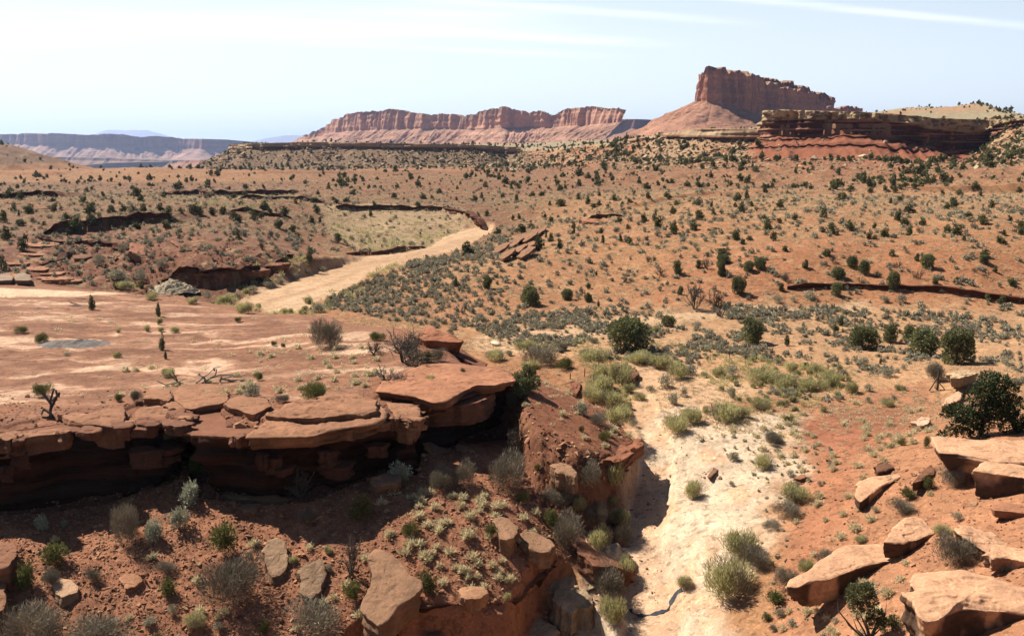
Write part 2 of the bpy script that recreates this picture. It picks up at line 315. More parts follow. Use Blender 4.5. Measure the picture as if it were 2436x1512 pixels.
# --- roughness
A = np.clip(Y2 / 100, 0.6, 6)
Z += fbm(X2 / 9, Y2 / 9, 3, 61) * 0.28 * np.clip(Y2 / 120, .5, 3)
Z += np.where(Y2 < 1500, fbm(X2 / 45, Y2 / 45, 3, 62) * 1.0 * ss(Y2, 130, 300), 0)
rough = 0.05 + 0.12 * ss(-(dB), 0, 2) * (Y2 < 92) * ss(-dC + 9, 0, 5)
slopeL = ss(-dB, 0.0, 1.5) * (Y2 < 100) * (X2 < 10)
Z += np.where(Y2 < 320, fbm(X2 / 1.3, Y2 / 1.3, 4, 63, 0.6) * (0.10 + 0.10 * slopeL), 0)
tsd = ss(X2, -1, 2) * (1 - ss(X2, 10, 12)) * ss(-dB, -1.0, .5) * (1 - ss(-dB, 4, 7)) * (Y2 < 102)
Z += tsd * (fbm(X2 / .9, Y2 / .9, 4, 164, .65) * .5 + (np.round(Z / .5 + fbm(X2 / 2, Y2 / 2, 3, 165)) * .5 - Z - fbm(X2 / 2, Y2 / 2, 3, 165) * .5) * .5)
# stepped rock bands on the left middle slope
mls = world_poly([(60,650),(120,585),(330,562),(560,590),(700,640),(640,690),(420,700),(250,672)], 4); dm = sd_sub(mls)
bmask = ss(dm, -4, 8)
Z = Z + bmask * (np.round((Z + fbm(X2 / 7, Y2 / 7, 3, 65) * 1.2) / 0.9) * 0.9 - fbm(X2 / 7, Y2 / 7, 3, 65) * 1.2 - Z) * 0.75 + bmask * fbm(X2 / 2.2, Y2 / 2.2, 4, 66) * 0.45
ap0 = ss(sd_sub(world_poly([(1560,1040),(1620,1030),(1760,1040),(1900,1060),(1880,1130),(1870,1230),(1800,1330),(1740,1400),(1800,1440),(1800,1640),(1280,1640),(1270,1480),(1380,1340),(1420,1230),(1480,1140),(1540,1090)], -4)), -.5, 1.0) * ss(dC, 1.0, 2.5)
Z += ap0 * ((.5 - np.abs(fbm(X2 / 3.2, Y2 / 3.2, 4, 67, .55))) * .16 - .1 + np.round(fbm(X2 / 5, Y2 / 5, 3, 68) * 4) * .06)
# main wash: flat
WP = world_poly([(560,724),(590,706),(640,684),(700,662),(780,640),(880,608),(960,600),(1030,582),(1060,560),(1115,543),(1172,545),(1160,566),(1110,586),(1040,608),(985,622),(900,655),(830,684),(790,705),(700,748),(640,745)], 0.0)
dW = sd_sub(WP)
Z = Z + ss(dW + fbm(X2 / 5, Y2 / 5, 3, 71) * 1.5, -1, 1.5) * (0.0 + fbm(X2 / 12, Y2 / 4, 3, 73) * 0.12 - Z)
def gz(x, y):
    x = np.asarray(x, float); y = np.asarray(y, float)
    fi = np.interp(np.log(np.clip(y, 34.01, 24400)), LY, np.arange(len(LY))); i = np.clip(fi.astype(int), 0, len(LY) - 2); fr = fi - i
    fj = np.clip((x / y - TC[0]) / (TC[1] - TC[0]), 0, len(TC) - 1.001); j = fj.astype(int); fc = fj - j
    return (Z[i, j] * (1 - fc) + Z[i, j + 1] * fc) * (1 - fr) + (Z[i + 1, j] * (1 - fc) + Z[i + 1, j + 1] * fc) * fr
YM = np.geomspace(40, 1500, 1400)
def hit(u, v):
    dx, dy, dz = ray(u, v); k = YM / dy; x = dx * k; z = EYE + dz * k; g = gz(x, YM)
    b = np.nonzero(z < g)[0]
    if not len(b): return None
    i = b[0]
    if i == 0: return x[0], YM[0], g[0]
    a0 = z[i - 1] - g[i - 1]; a1 = z[i] - g[i]; t = a0 / (a0 - a1 + 1e-9)
    yy = YM[i - 1] + t * (YM[i] - YM[i - 1]); xx = dx / dy * yy
    return float(xx), float(yy), float(gz(xx, yy))
# --- colour of the ground (albedo zones)
def L(c): return np.array(c, float)
RED = L((.36, .155, .085)); ORANGE = L((.41, .225, .125)); SAND = L((.55, .375, .25)); WHITE = L((.70, .575, .46)); PINK = L((.56, .31, .205)); DRED = L((.26, .105, .06)); GREYG = L((.34, .29, .20)); MAUVE = L((.30, .16, .115))
C = np.empty(X2.shape + (3,)); C[:] = ORANGE
def lay(m, c): 
    global C
    C = C + m[..., None] * (c - C)
big = fbm(X2 / 30, Y2 / 30, 5, 81); med = fbm(X2 / 6, Y2 / 6, 4, 83); sml = fbm(X2 / 1.2, Y2 / 1.2, 4, 85)
lay(ss(big + med * .5, -.1, .35) * 0.55, RED)
def zone(px, z, c, w=3.0, k=1.0, nz=3.0, nm=None):
    P = world_poly(px, z); d = sd_sub(P, pad=w * 3 + nz)
    lay(ss(d + (med if nm is None else nm) * nz, -w, w) * k, c)
zone([(1340,742),(1700,718),(2050,712),(2700,742),(2700,590),(2100,572),(1700,566),(1300,600),(1150,690)], 4, L((.39,.20,.11)), 5, .85)
zone([(1500,740),(2700,750),(2700,690),(2000,640),(1600,650)], 2.5, L((.39,.18,.10)), 5, .8)
zone([(-400,560),(300,540),(700,560),(780,620),(690,668),(400,694),(-400,668)], 5, L((.19,.086,.055)), 5, .97)
zone([(-400,430),(1200,430),(1300,520),(1100,530),(780,525),(760,600),(0,560),(-400,560)], 7, L((.24,.125,.08)), 15, .9, 8)
zone([(700,450),(2700,455),(2700,400),(700,400)], 10, L((.29,.145,.09)), 30, .85, 10)
hm = ss(dH, -110, -50) * (Y2 > 420)
lay(hm * 0.85 * ss(-fbm(X2 / 30, Y2 / 30, 4, 91), -.3, .3), L((.44,.30,.20)))
lay(hm * 0.9 * ss(fbm(X2 / 30, Y2 / 30, 4, 91), -.1, .3), L((.40,.19,.115)))
lay(hm * (1 - ss(X2 / Y2, -.03, .06)) * .9, L((.21,.15,.105)))
redtal = ss(X2 / Y2, (1750 - CU) / F, (1800 - CU) / F) * (1 - ss(X2 / Y2, (2270 - CU) / F, (2310 - CU) / F)) * hm * (Y2 < 900)
lay(redtal, L((.33,.13,.08)))
lay(RT * (np.exp(-((dep_ - 3.8) / .8) ** 2) + np.exp(-((dep_ - 9.3) / .9) ** 2)).clip(0, 1) * .8, L((.13,.05,.035)))
lay(lf * 1.0, L((.27,.17,.115)))
lay(hin * (Y2 > 420), L((.36,.31,.22))); lay(hin * (Y2 > 420) * ss(fbm(X2 / 60, Y2 / 60, 3, 92), .0, .3), L((.42,.27,.18)))
# terrace of pale grass beside the wash
zone([(760,528),(900,522),(1060,522),(1130,540),(1040,578),(900,600),(800,580)], .4, L((.48,.36,.235)), 4, .9)
zone([(480,470),(700,476),(760,500),(560,500),(430,492)], 4, L((.42,.40,.24)), 6, .8)
lay(ss(dW + med * 2, -1.5, 1.0), SAND); wst = fbm((X2 * .965 - Y2 * .26) / 2.6, Y2 / 34, 5, 96, .62)
lay(ss(dW, -.5, 2) * ss(wst, .0, .3) * .7, L((.46,.30,.19))); lay(ss(dW, -.5, 2) * ss(-wst, .1, .35) * .6, L((.64,.47,.33)))
# plain in the right middle
zone([(1180,770),(1340,745),(1700,735),(2700,750),(2700,900),(2200,960),(1900,1010),(1560,1000),(1500,860),(1200,840)], 0, L((.49,.30,.18)), 4, .9)
zone([(1120,800),(1340,775),(1560,745),(2050,732),(2060,745),(1700,760),(1560,772),(1340,805),(1240,840),(1120,830)], 0, L((.58,.40,.27)), 1.5, .9)
zone([(1490,860),(1620,870),(1800,930),(1760,970),(1620,1000),(1580,1040),(1500,1010)], -.5, L((.62,.42,.28)), 1.5, .9, 1.5)
# foreground slopes
zone([(1600,1000),(1800,985),(2200,960),(2300,1100),(2600,1200),(2600,1700),(1840,1700),(1780,1500),(1860,1250),(1870,1120),(1800,1030)], -2, L((.40,.20,.12)), 1.2, .9, 1.5)
zone([(1860,1010),(2000,975),(2160,965),(2170,1020),(2100,1060),(2050,1080),(1960,1060)], -.4, L((.35,.145,.09)), 1.2, .85, 1.0)
zone([(1960,1100),(2040,1090),(2000,1250),(1900,1330),(1850,1330),(1930,1200)], -2, L((.38,.17,.10)), 1.0, .7, 1.0)
zone([(1560,1040),(1620,1030),(1760,1040),(1900,1060),(1880,1130),(1870,1230),(1800,1330),(1740,1400),(1800,1440),(1800,1640),(1280,1640),(1270,1480),(1380,1340),(1420,1230),(1480,1140),(1540,1090)], -4, WHITE, 1.6, .92, 3.4)
apr = ss(sd_sub(world_poly([(1560,1040),(1620,1030),(1760,1040),(1900,1060),(1880,1130),(1870,1230),(1800,1330),(1740,1400),(1800,1440),(1800,1640),(1280,1640),(1270,1480),(1380,1340),(1420,1230),(1480,1140),(1540,1090)], -4)) + med * 2, -.5, 1.5)
lay(apr * ss(fbm(X2 / 2.5, Y2 / 4, 4, 93, .6), .0, .35) * .75, L((.66,.42,.28))); lay(apr * ss(np.abs(fbm(X2 / 1.7, Y2 / 2.2, 4, 94, .6)), .05, .0) * .5, L((.42,.28,.19)))
lay((1 - ss(dC, 0.6, 3.0)) * (Y2 < 97) * .7, L((.70,.46,.32)))
# left slope below the bench
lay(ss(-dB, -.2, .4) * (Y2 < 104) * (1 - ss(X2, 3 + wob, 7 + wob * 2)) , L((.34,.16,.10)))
# bench surface: slickrock with pale streaks
ben = ss(dB, 0, .8)
lay(ben, L((.30,.155,.10)))
strk = fbm(X2 / 10 + Y2 / 30, Y2 / 3.0 - X2 / 28 + fbm(X2 / 5, Y2 / 5, 3, 97) * 1.2, 5, 95, .66)
slk = ss(dB, 6, 14) * (1 - ss(X2 / Y2, -.16, -.04)) * (Y2 > 92)
lay(slk * ss(strk, -.12, .25) * .8, L((.47,.285,.205)))
lay(slk * ss(strk, .13, .32) * .9, L((.62,.43,.32)))
lay(slk * ss(-strk, .08, .3) * .85, L((.22,.11,.07)))
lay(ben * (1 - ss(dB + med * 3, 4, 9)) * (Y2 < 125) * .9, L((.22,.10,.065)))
zone([(-100,684),(100,686),(250,684),(300,690),(200,702),(0,712),(-100,712)], 3.5, L((.78,.56,.42)), 1.2, .9, 1.0)
lay(ben * (1 - slk) * ss(fbm(X2 / 3, Y2 / 3, 3, 99), .05, .4) * .6, L((.34,.15,.09)))
tong = ss(X2, 0, 3) * ben
lay(tong * .85, L((.28,.12,.07)))
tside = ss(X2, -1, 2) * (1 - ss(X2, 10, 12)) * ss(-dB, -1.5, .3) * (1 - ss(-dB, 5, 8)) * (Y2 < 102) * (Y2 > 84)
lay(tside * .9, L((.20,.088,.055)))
# dark and pale patches of debris
C *= (1 + 0.16 * sml + 0.10 * med)[..., None]
grasspale = ss(fbm(X2 / 2.2, Y2 / 2.2, 4, 101, .65), .12, .45) * (Y2 > 140) * (1 - ss(dW, -2, 0)) * (1 - redtal)
lay(grasspale * .35 * (dB < 0), L((.55,.43,.27)))
plainm = (Y2 > 96) * (dB < 0) * (1 - ss(dW, -2, 0)); C *= (1 - .03 * plainm * (1 - ss(Y2, 1300, 2000)))[..., None]
midl = ss(Y2, 215, 300) * (1 - ss(Y2, 1100, 1400)) * (1 - ss(X2 / Y2, .0, .25)) * (1 - ss(dW, -2, 0)) * (1 - hm); C *= (1 - .16 * midl)[..., None]
C = np.clip(C, .01, .95)
# the sheet carries on past the edges of the view and back under the camera
ex = np.array([.74, .8, .9, 1.05, 1.3, 1.8, 2.6]); TT = np.concatenate([-ex[::-1], TC, ex]); YY_ = np.concatenate([[-20., -5., 4., 12., 20., 27.], YR])
Zp = np.pad(Z, ((6, 0), (7, 7)), 'edge'); Cp = np.pad(C, ((6, 0), (7, 7), (0, 0)), 'edge')
Xp = TT[None] * np.maximum(YY_, 30.)[:, None]; Yp = np.broadcast_to(YY_[:, None], Xp.shape)
outm = ss(np.abs(TT), .70, 1.2)[None] * np.ones_like(Xp); Zp = Zp + outm * fbm(Xp / 15, Yp / 15, 4, 171) * 1.5
V = np.stack([Xp, Yp, Zp], -1).reshape(-1, 3)
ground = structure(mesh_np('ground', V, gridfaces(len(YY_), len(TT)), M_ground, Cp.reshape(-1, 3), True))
del V
# ================================================================== WALLS, MESAS
def resample(P, ds):
    P = np.asarray(P, float); seg = np.hypot(np.diff(P[:, 0]), np.diff(P[:, 1])); s = np.concatenate([[0], np.cumsum(seg)])
    n = max(int(s[-1] / ds), 4); t = np.linspace(0, s[-1], n)
    return np.stack([np.interp(t, s, P[:, k]) for k in range(P.shape[1])], 1), t
def normals(P):
    d = np.gradient(P[:, :2], axis=0); k = max(len(P) // 60, 1) 
    if k > 1:
        ker = np.ones(k) / k; d = np.stack([np.convolve(np.pad(d[:, i], k, 'edge'), ker, 'same')[k:-k] for i in range(2)], 1)
    l = np.hypot(d[:, 0], d[:, 1]) + 1e-9
    return np.stack([d[:, 1] / l, -d[:, 0] / l], 1)      # walking to the right (+x), outward = towards the camera (-y)
def wall(name, rim, ds, rows, prof, disp, colf, mat, back=20.0, parent=None, seed=0, smooth=True):
    """rim rows: x,y,ztop,zbase(,zfoot). prof(f)-> outward offset, disp(s,z,f,P)-> outward displacement"""
    P, s = resample(rim, ds); Nn = normals(P); out = []; fo = []
    hgt = P[:, 2] - P[:, 3]; tp = ss(s, 0, s[-1] * .06) * (1 - ss(s, s[-1] * .94, s[-1])) * .97 + .03
    # lip going back
    for f, bk in ((-3, back), (-2, back * .3), (-1, back * .06)):
        x = P[:, 0] - Nn[:, 0] * bk * tp; y = P[:, 1] - Nn[:, 1] * bk * tp
        out.append(np.stack([x, y, P[:, 2] - (0.02 * bk if f > -3 else 0.06 * bk)], 1)); fo.append(np.full(len(P), 0.0))
    for r in range(rows):
        f = r / (rows - 1); z = P[:, 2] - hgt * f
        o = prof(f) + disp(s, z, np.full(len(P), f), P)
        out.append(np.stack([P[:, 0] + Nn[:, 0] * o, P[:, 1] + Nn[:, 1] * o, z], 1)); fo.append(np.full(len(P), f))
    if P.shape[1] > 4:     # talus
        nt = rows; g0 = out[-1]
        for r in range(1, nt + 1):
            f = r / nt; z = P[:, 3] + (P[:, 4] - P[:, 3]) * f; run = (P[:, 3] - P[:, 4]) * f / 0.62 * (1 + 0.25 * f)
            rs = (P[:, 3] - P[:, 4])
            w = (fbm(s / (rs.mean() * .35) + seed, f * 1.2 + s * 0, 4, seed + 5) * .20 + fbm(s / (rs.mean() * .08), f * 6 + s * 0, 4, seed + 6, .65) * .12) * rs * min(f * 3, 1)
            out.append(np.stack([g0[:, 0] + Nn[:, 0] * (run + w), g0[:, 1] + Nn[:, 1] * (run + w), z + w * .25], 1)); fo.append(np.full(len(P), 1 + f))
    V = np.stack(out); fo = np.stack(fo); S = np.broadcast_to(s, fo.shape)
    c = colf(S, V[..., 2], fo, V)
    return mesh_np(name, V.reshape(-1, 3), gridfaces(V.shape[0], V.shape[1]), mat, np.clip(c, .01, .95).reshape(-1, 3), smooth, parent)
def strata(z, h, s=0): return n2(z / h, z * 0 + s, s) 
def colmix(a, b, m): return a + (b - a) * m[..., None]
# near bench cliff (runs along the front of the bench)
def rimpts(px, zz, zb, off=0.0):
    r = []
    for (u, v), z, b in zip(px, zz, zb):
        x, y = pz(u, v, z); r.append((x, y, z, b))
    return r
nb = BPX[:26]; rp = []
for (u, v), z in zip(nb, BZ[:26]):
    x, y = pz(u, v, z); gb = float(gz(x, y - 3.5)); rp.append((x, y, z - 0.15, min(gb, z - 1.0) - 1.2))
def d_near(s, z, f, P):
    zz = z + fbm(s / 9, s * 0, 2, 5) * .3
    blk = fbm(s / 2.6, z / 1.8, 4, 111) * 1.1 + np.abs(fbm(s / 1.1, z / 1.5, 3, 112)) * -0.35
    st = n2(zz / 0.35, s / 6, 113) * 0.40 + n2(zz / 1.1, s / 9, 114) * 0.5
    return blk + st * np.minimum(f * 8, 1) + .25
def c_near(s, z, f, V):  # face colours darkened to carry the deep shade; the lip keeps soil colour
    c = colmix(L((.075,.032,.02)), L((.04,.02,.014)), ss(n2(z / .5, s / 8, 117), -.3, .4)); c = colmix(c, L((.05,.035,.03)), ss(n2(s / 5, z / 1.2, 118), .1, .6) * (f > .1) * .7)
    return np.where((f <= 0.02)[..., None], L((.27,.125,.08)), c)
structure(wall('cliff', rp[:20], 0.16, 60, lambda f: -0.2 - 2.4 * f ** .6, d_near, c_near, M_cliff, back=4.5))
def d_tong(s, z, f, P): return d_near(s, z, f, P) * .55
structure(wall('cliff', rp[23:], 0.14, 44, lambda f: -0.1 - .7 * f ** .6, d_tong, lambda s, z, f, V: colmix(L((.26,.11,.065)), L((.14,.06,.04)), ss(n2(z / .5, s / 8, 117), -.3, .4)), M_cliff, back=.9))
# lower ledge cliff
q = [(930,1512),(985,1448),(1060,1442),(1180,1438),(1240,1426),(1254,1397),(1290,1365),(1322,1336)]
rp = []
for u, v in q:
    h = hit(u, v - 4); x, y = h[0], h[1]; rp.append((x, y, h[2] + .05, h[2] - 4.4))
def d_near2(s, z, f, P):
    st = n2(z / 0.28, s / 5, 213) * 0.3 + n2(z / .9, s / 7, 214) * 0.35
    return fbm(s / 1.6, z / 4, 3, 211) * .6 + st * np.minimum(f * 6, 1) + .35
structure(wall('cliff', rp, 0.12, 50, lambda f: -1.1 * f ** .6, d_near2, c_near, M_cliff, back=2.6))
# undercut banks and ledges that stand in their own shade
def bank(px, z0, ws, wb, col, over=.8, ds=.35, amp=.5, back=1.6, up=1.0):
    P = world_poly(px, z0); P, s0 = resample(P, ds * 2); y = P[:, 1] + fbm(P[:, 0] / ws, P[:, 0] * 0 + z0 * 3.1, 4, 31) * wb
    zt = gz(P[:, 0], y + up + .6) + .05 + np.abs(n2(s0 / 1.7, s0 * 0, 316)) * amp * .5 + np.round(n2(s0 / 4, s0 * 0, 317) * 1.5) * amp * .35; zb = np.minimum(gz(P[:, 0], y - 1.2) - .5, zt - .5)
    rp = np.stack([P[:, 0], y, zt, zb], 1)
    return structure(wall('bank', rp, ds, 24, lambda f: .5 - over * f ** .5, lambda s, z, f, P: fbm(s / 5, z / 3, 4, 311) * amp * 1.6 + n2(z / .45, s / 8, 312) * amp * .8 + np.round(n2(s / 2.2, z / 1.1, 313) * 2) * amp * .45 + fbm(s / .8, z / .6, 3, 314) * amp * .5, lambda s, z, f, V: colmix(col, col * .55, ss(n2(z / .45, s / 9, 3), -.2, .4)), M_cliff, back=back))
# caprock walls
RR = np.array([(x, y, z, b) for (x, y, z), b in zip(RW, RB)])
def d_cap(s, z, f, P):
    a = fbm(s / 14, z / 40, 4, 401) * 6 + np.abs(fbm(s / 5, z / 12, 3, 402)) * -5 + (f < .4) * (np.round(n2(s / 3.2, z / 3.5, 407) * 2.2) * .7 + fbm(s / 1.6, z / 1.2, 3, 408) * .9)
    lay_ = n2(z / 1.4, s / 40, 403) * 1.6 * ss(f, .3, .5) + n2(z / 4, s / 30, 404) * 1.5
    return a + lay_ - 2.2 * ss(f, .34, .42)
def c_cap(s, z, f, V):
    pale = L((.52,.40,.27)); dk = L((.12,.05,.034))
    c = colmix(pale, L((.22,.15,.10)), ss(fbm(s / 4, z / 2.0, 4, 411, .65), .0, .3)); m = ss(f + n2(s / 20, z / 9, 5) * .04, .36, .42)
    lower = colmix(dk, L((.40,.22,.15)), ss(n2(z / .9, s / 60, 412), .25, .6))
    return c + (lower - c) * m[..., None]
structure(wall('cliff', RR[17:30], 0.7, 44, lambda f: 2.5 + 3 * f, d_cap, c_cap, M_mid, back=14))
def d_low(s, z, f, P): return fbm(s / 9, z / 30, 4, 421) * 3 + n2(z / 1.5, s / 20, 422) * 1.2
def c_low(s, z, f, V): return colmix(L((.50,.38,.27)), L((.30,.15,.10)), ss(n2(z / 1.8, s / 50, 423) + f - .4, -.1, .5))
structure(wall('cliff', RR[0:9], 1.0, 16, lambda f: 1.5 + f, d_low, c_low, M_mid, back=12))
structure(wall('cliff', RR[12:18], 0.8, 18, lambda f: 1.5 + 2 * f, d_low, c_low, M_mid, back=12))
# far mesas and the butte
def mesa(name, pts, foot, ds, rows, amp, wl, cc, ct, ctop, jag=0.0, seed=0, back=None, sh=0.12):
    rim = []
    for u, vt, vb, y in pts:
        x, yy, z = py(u, vt, y); b = py(u, vb, y)[2]; rim.append((x, yy, z, b, foot))
    Pn, s = resample(rim, ds)
    Pn[:, 2] += (fbm(s / (wl * .9), s * 0 + seed, 4, seed + 40, .6) * jag + np.abs(n2(s / (wl * .35), s * 0, seed + 41)) * -jag * .6)
    def disp(s, z, f, P):
        flu = fbm(s / wl, z / (wl * 5), 4, seed, .55) * amp + np.abs(n2(s / (wl * .45), z / (wl * 6), seed + 1)) * -amp * .7
        return flu + n2(z / (wl * .25), s / wl / 4, seed + 2) * amp * sh
    def colf(s, z, f, V):
        c = colmix(cc, cc * .78, ss(fbm(s / (wl * .5), z / (wl * 4), 4, seed + 9), -.1, .4))
        m = ss(f, .97, 1.02); t = colmix(ct, ct * .8, ss(fbm(s / wl / 1.5, f * 5, 4, seed + 12), -.1, .4)); c = c + (t - c) * m[..., None]
        return np.where((f <= 0)[..., None], ctop, c)
    return structure(wall(name, Pn, ds, rows, lambda f: amp * .5 * f, disp, colf, M_far, back=back or amp * 12, seed=seed))
mesa('butte', [(1985,236,275,2950),(1900,208,262,2820),(1760,172,250,2640),(1690,168,240,2560),(1667,176,240,2480),(1665,182,240,2400),(1680,160,241,2350),(1712,161,247,2340),(1740,168,254,2370),(1785,172,264,2430),(1800,184,268,2460),(1850,200,276,2540),(1900,209,284,2620),(1945,228,290,2700),(1965,248,290,2740),(2010,254,290,2800),(2045,258,290,2860)],
     40, 1.6, 70, 17, 30, L((.52,.245,.165)), L((.48,.26,.185)), L((.42,.25,.17)), 13, 501, back=30)
mesa('mesa', [(700,336,338,5600),(722,322,332,5200),(770,300,322,4950),(790,286,316,4850),(826,270,312,4700),(870,264,310,4600),(940,262,307,4480),(1010,270,306,4400),(1060,274,306,4370),(1110,276,308,4300),(1128,271,310,4240),(1150,262,308,4180),(1195,254,304,4080),(1230,260,304,4070),(1262,264,303,4060),(1318,270,303,4000),(1350,260,300,3930),(1392,255,298,3830),(1440,256,294,3730),(1484,257,290,3650)],
     10, 2.6, 56, 24, 50, L((.62,.35,.26)), L((.56,.33,.25)), L((.45,.31,.22)), 11, 601, back=60)
mesa('mesa', [(1440,292,310,6400),(1480,283,306,6200),(1510,284,306,5900),(1540,286,306,6100),(1560,290,308,6000),(1590,300,312,6200),(1640,312,316,6300)], 40, 6, 30, 30, 90, L((.36,.19,.13)), L((.42,.23,.16)), L((.4,.26,.18)), 6, 651, back=300)
mesa('mesa', [(-400,316,342,9800),(-100,322,344,9600),(20,318,341,9500),(100,317,346,9300),(200,320,349,9250),(262,318,350,9200),(330,323,351,9300),(380,324,352,9350),(440,330,353,9400),(480,329,355,9100),(540,334,353,9250),(600,338,354,9600),(720,345,356,9900)],
     -135, 9, 36, 45, 130, L((.36,.20,.17)), L((.50,.32,.27)), L((.48,.30,.21)), 12, 701, back=900)
mesa('mesa', [(-300,370,377,7900),(60,372,379,7400),(160,374,381,7200),(260,376,382,7100),(340,379,386,6900),(410,382,389,6700),(430,390,394,6900)], -190, 8, 20, 30, 110, L((.24,.14,.10)), L((.36,.23,.17)), L((.30,.24,.18)), 3, 751, back=1500)
mesa('mesa', [(400,392,395,5600),(430,383,388,5300),(470,380,386,5200),(540,380,386,5150),(620,380,386,5300)], -150, 8, 14, 20, 80, L((.40,.20,.14)), L((.42,.23,.16)), L((.40,.24,.17)), 3, 771, back=600)
def mountain(u0, u1, vt, y, seed):
    n = 120; u = np.linspace(u0, u1, n); rows = []
    for k, f in enumerate(np.linspace(-1, 1, 24)):
        hh = (1 - abs(f) ** 1.6); q = (u - u0) / (u1 - u0); pr = np.sin(np.pi * q) ** .7 * (1 + .12 * fbm(q * 6, q * 0, 4, seed))
        zt = EYE + (345 - vt) / F * y; x = (u - CU) / F * .984 * y; yy = y + f * 3000
        z = -230 + (zt + 230) * np.clip(pr, 0, 2) * hh + fbm(x / 900, x * 0 + f * 3, 4, seed + 3) * 60 * hh * pr
        rows.append(np.stack([x, yy + x * 0, z], 1))
    V = np.stack(rows); structure(mesh_np('mountain', V.reshape(-1, 3), gridfaces(24, n), M_far, np.full((24 * n, 3), .3) * L((1, .8, .65)), True))
mountain(160, 450, 308, 41000, 5); mountain(560, 900, 319, 40000, 8)

DR = L((.16,.065,.04))  # dark red of the bank faces, deepened with painted shade
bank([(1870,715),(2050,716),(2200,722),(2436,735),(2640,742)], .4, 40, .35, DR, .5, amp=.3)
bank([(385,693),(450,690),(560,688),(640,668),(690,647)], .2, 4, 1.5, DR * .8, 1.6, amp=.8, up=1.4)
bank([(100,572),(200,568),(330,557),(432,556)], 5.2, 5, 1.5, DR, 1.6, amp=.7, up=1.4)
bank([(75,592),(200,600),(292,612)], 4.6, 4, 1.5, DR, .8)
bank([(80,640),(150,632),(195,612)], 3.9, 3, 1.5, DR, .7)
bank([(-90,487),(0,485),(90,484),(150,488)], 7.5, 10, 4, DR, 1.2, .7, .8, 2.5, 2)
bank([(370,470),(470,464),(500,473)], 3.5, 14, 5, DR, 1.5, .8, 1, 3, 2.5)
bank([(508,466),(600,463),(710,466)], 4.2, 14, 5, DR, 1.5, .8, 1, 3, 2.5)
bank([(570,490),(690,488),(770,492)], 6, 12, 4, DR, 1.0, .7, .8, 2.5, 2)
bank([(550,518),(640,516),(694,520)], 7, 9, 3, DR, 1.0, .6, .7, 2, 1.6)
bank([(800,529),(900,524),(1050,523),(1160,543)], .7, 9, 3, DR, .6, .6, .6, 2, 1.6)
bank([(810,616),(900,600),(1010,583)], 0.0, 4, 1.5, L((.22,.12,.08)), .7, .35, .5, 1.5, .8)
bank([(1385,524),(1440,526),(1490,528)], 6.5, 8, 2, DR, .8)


# the two thin dark beds that stick out of the red slope under the caprock
for dd_, hh in ((7.5, 1.5), (18.5, 1.6)):
    P, s0 = resample(RR[17:26], 1.0); nn = normals(P); P = P[4:-4]; nn = nn[4:-4]; s0 = s0[4:-4]
    w_ = fbm(s0 / 9, s0 * 0 + dd_, 3, 821) * .8; x = P[:, 0] + nn[:, 0] * (dd_ + w_); y = P[:, 1] + nn[:, 1] * (dd_ + w_); z = gz(x, y)
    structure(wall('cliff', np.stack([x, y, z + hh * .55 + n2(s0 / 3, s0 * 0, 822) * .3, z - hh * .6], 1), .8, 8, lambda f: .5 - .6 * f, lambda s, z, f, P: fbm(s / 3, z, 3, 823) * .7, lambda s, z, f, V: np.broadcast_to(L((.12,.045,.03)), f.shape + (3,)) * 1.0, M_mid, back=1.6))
# ================================================================== PLANT PROTOTYPES (unit height, base at origin)
def unit(v): return v / (np.linalg.norm(v, axis=-1, keepdims=True) + 1e-9)
def blades(P, Dr, Ln, Wd, tint, rng, belly=.5):
    n = len(P); Dr = unit(Dr); pr = unit(np.cross(Dr, rng.normal(size=(n, 3))))
    Ln = np.broadcast_to(Ln, (n,))[:, None]; Wd = np.broadcast_to(Wd, (n,))[:, None]
    V = np.stack([P, P + Dr * Ln * belly + pr * Wd, P + Dr * Ln, P + Dr * Ln * belly - pr * Wd], 1).reshape(-1, 3)
    Fq = np.arange(n * 4).reshape(n, 4); c = np.repeat(np.broadcast_to(tint, (n,)), 4)
    return V, Fq, c
def join(parts):
    V = []; Fq = []; C_ = []; o = 0; 
    for v, f, c in parts:
        V.append(v); Fq.append(f + o); C_.append(c); o += len(v)
    return np.concatenate(V), np.concatenate(Fq), np.concatenate(C_)
def tubes(segs, sides=4):
    V = []; Fq = []; o = 0
    for p0, p1, r0, r1 in segs:
        p0 = np.array(p0, float); p1 = np.array(p1, float); d = unit(p1 - p0); a = unit(np.cross(d, [.3, .7, .2])); b = np.cross(d, a)
        an = np.arange(sides) * 2 * math.pi / sides
        ring = np.cos(an)[:, None] * a + np.sin(an)[:, None] * b
        V += [p0 + ring * r0, p1 + ring * r1]
        i = np.arange(sides); j = (i + 1) % sides
        Fq.append(np.stack([i, j, j + sides, i + sides], 1) + o); o += 2 * sides
    V = np.concatenate(V); return V, np.concatenate(Fq), np.full(len(V), .5)
def branch(p, d, ln, r, depth, rng, segs, spread=.7, up=.15, kids=3):
    p = np.array(p, float); d = unit(np.array(d, float))
    for k in range(3):
        q = p + d * ln / 3; segs.append((p, q, r * (1 - k * .18), r * (1 - (k + 1) * .18))); p = q
        d = unit(d + rng.normal(size=3) * .22 + np.array([0, 0, up * .3]))
        if depth > 0:
            for _ in range(rng.integers(1, kids)):
                nd = unit(d + rng.normal(size=3) * spread + np.array([0, 0, up])); branch(p, nd, ln * rng.uniform(.5, .75), r * .55, depth - 1, rng, segs, spread, up, kids)
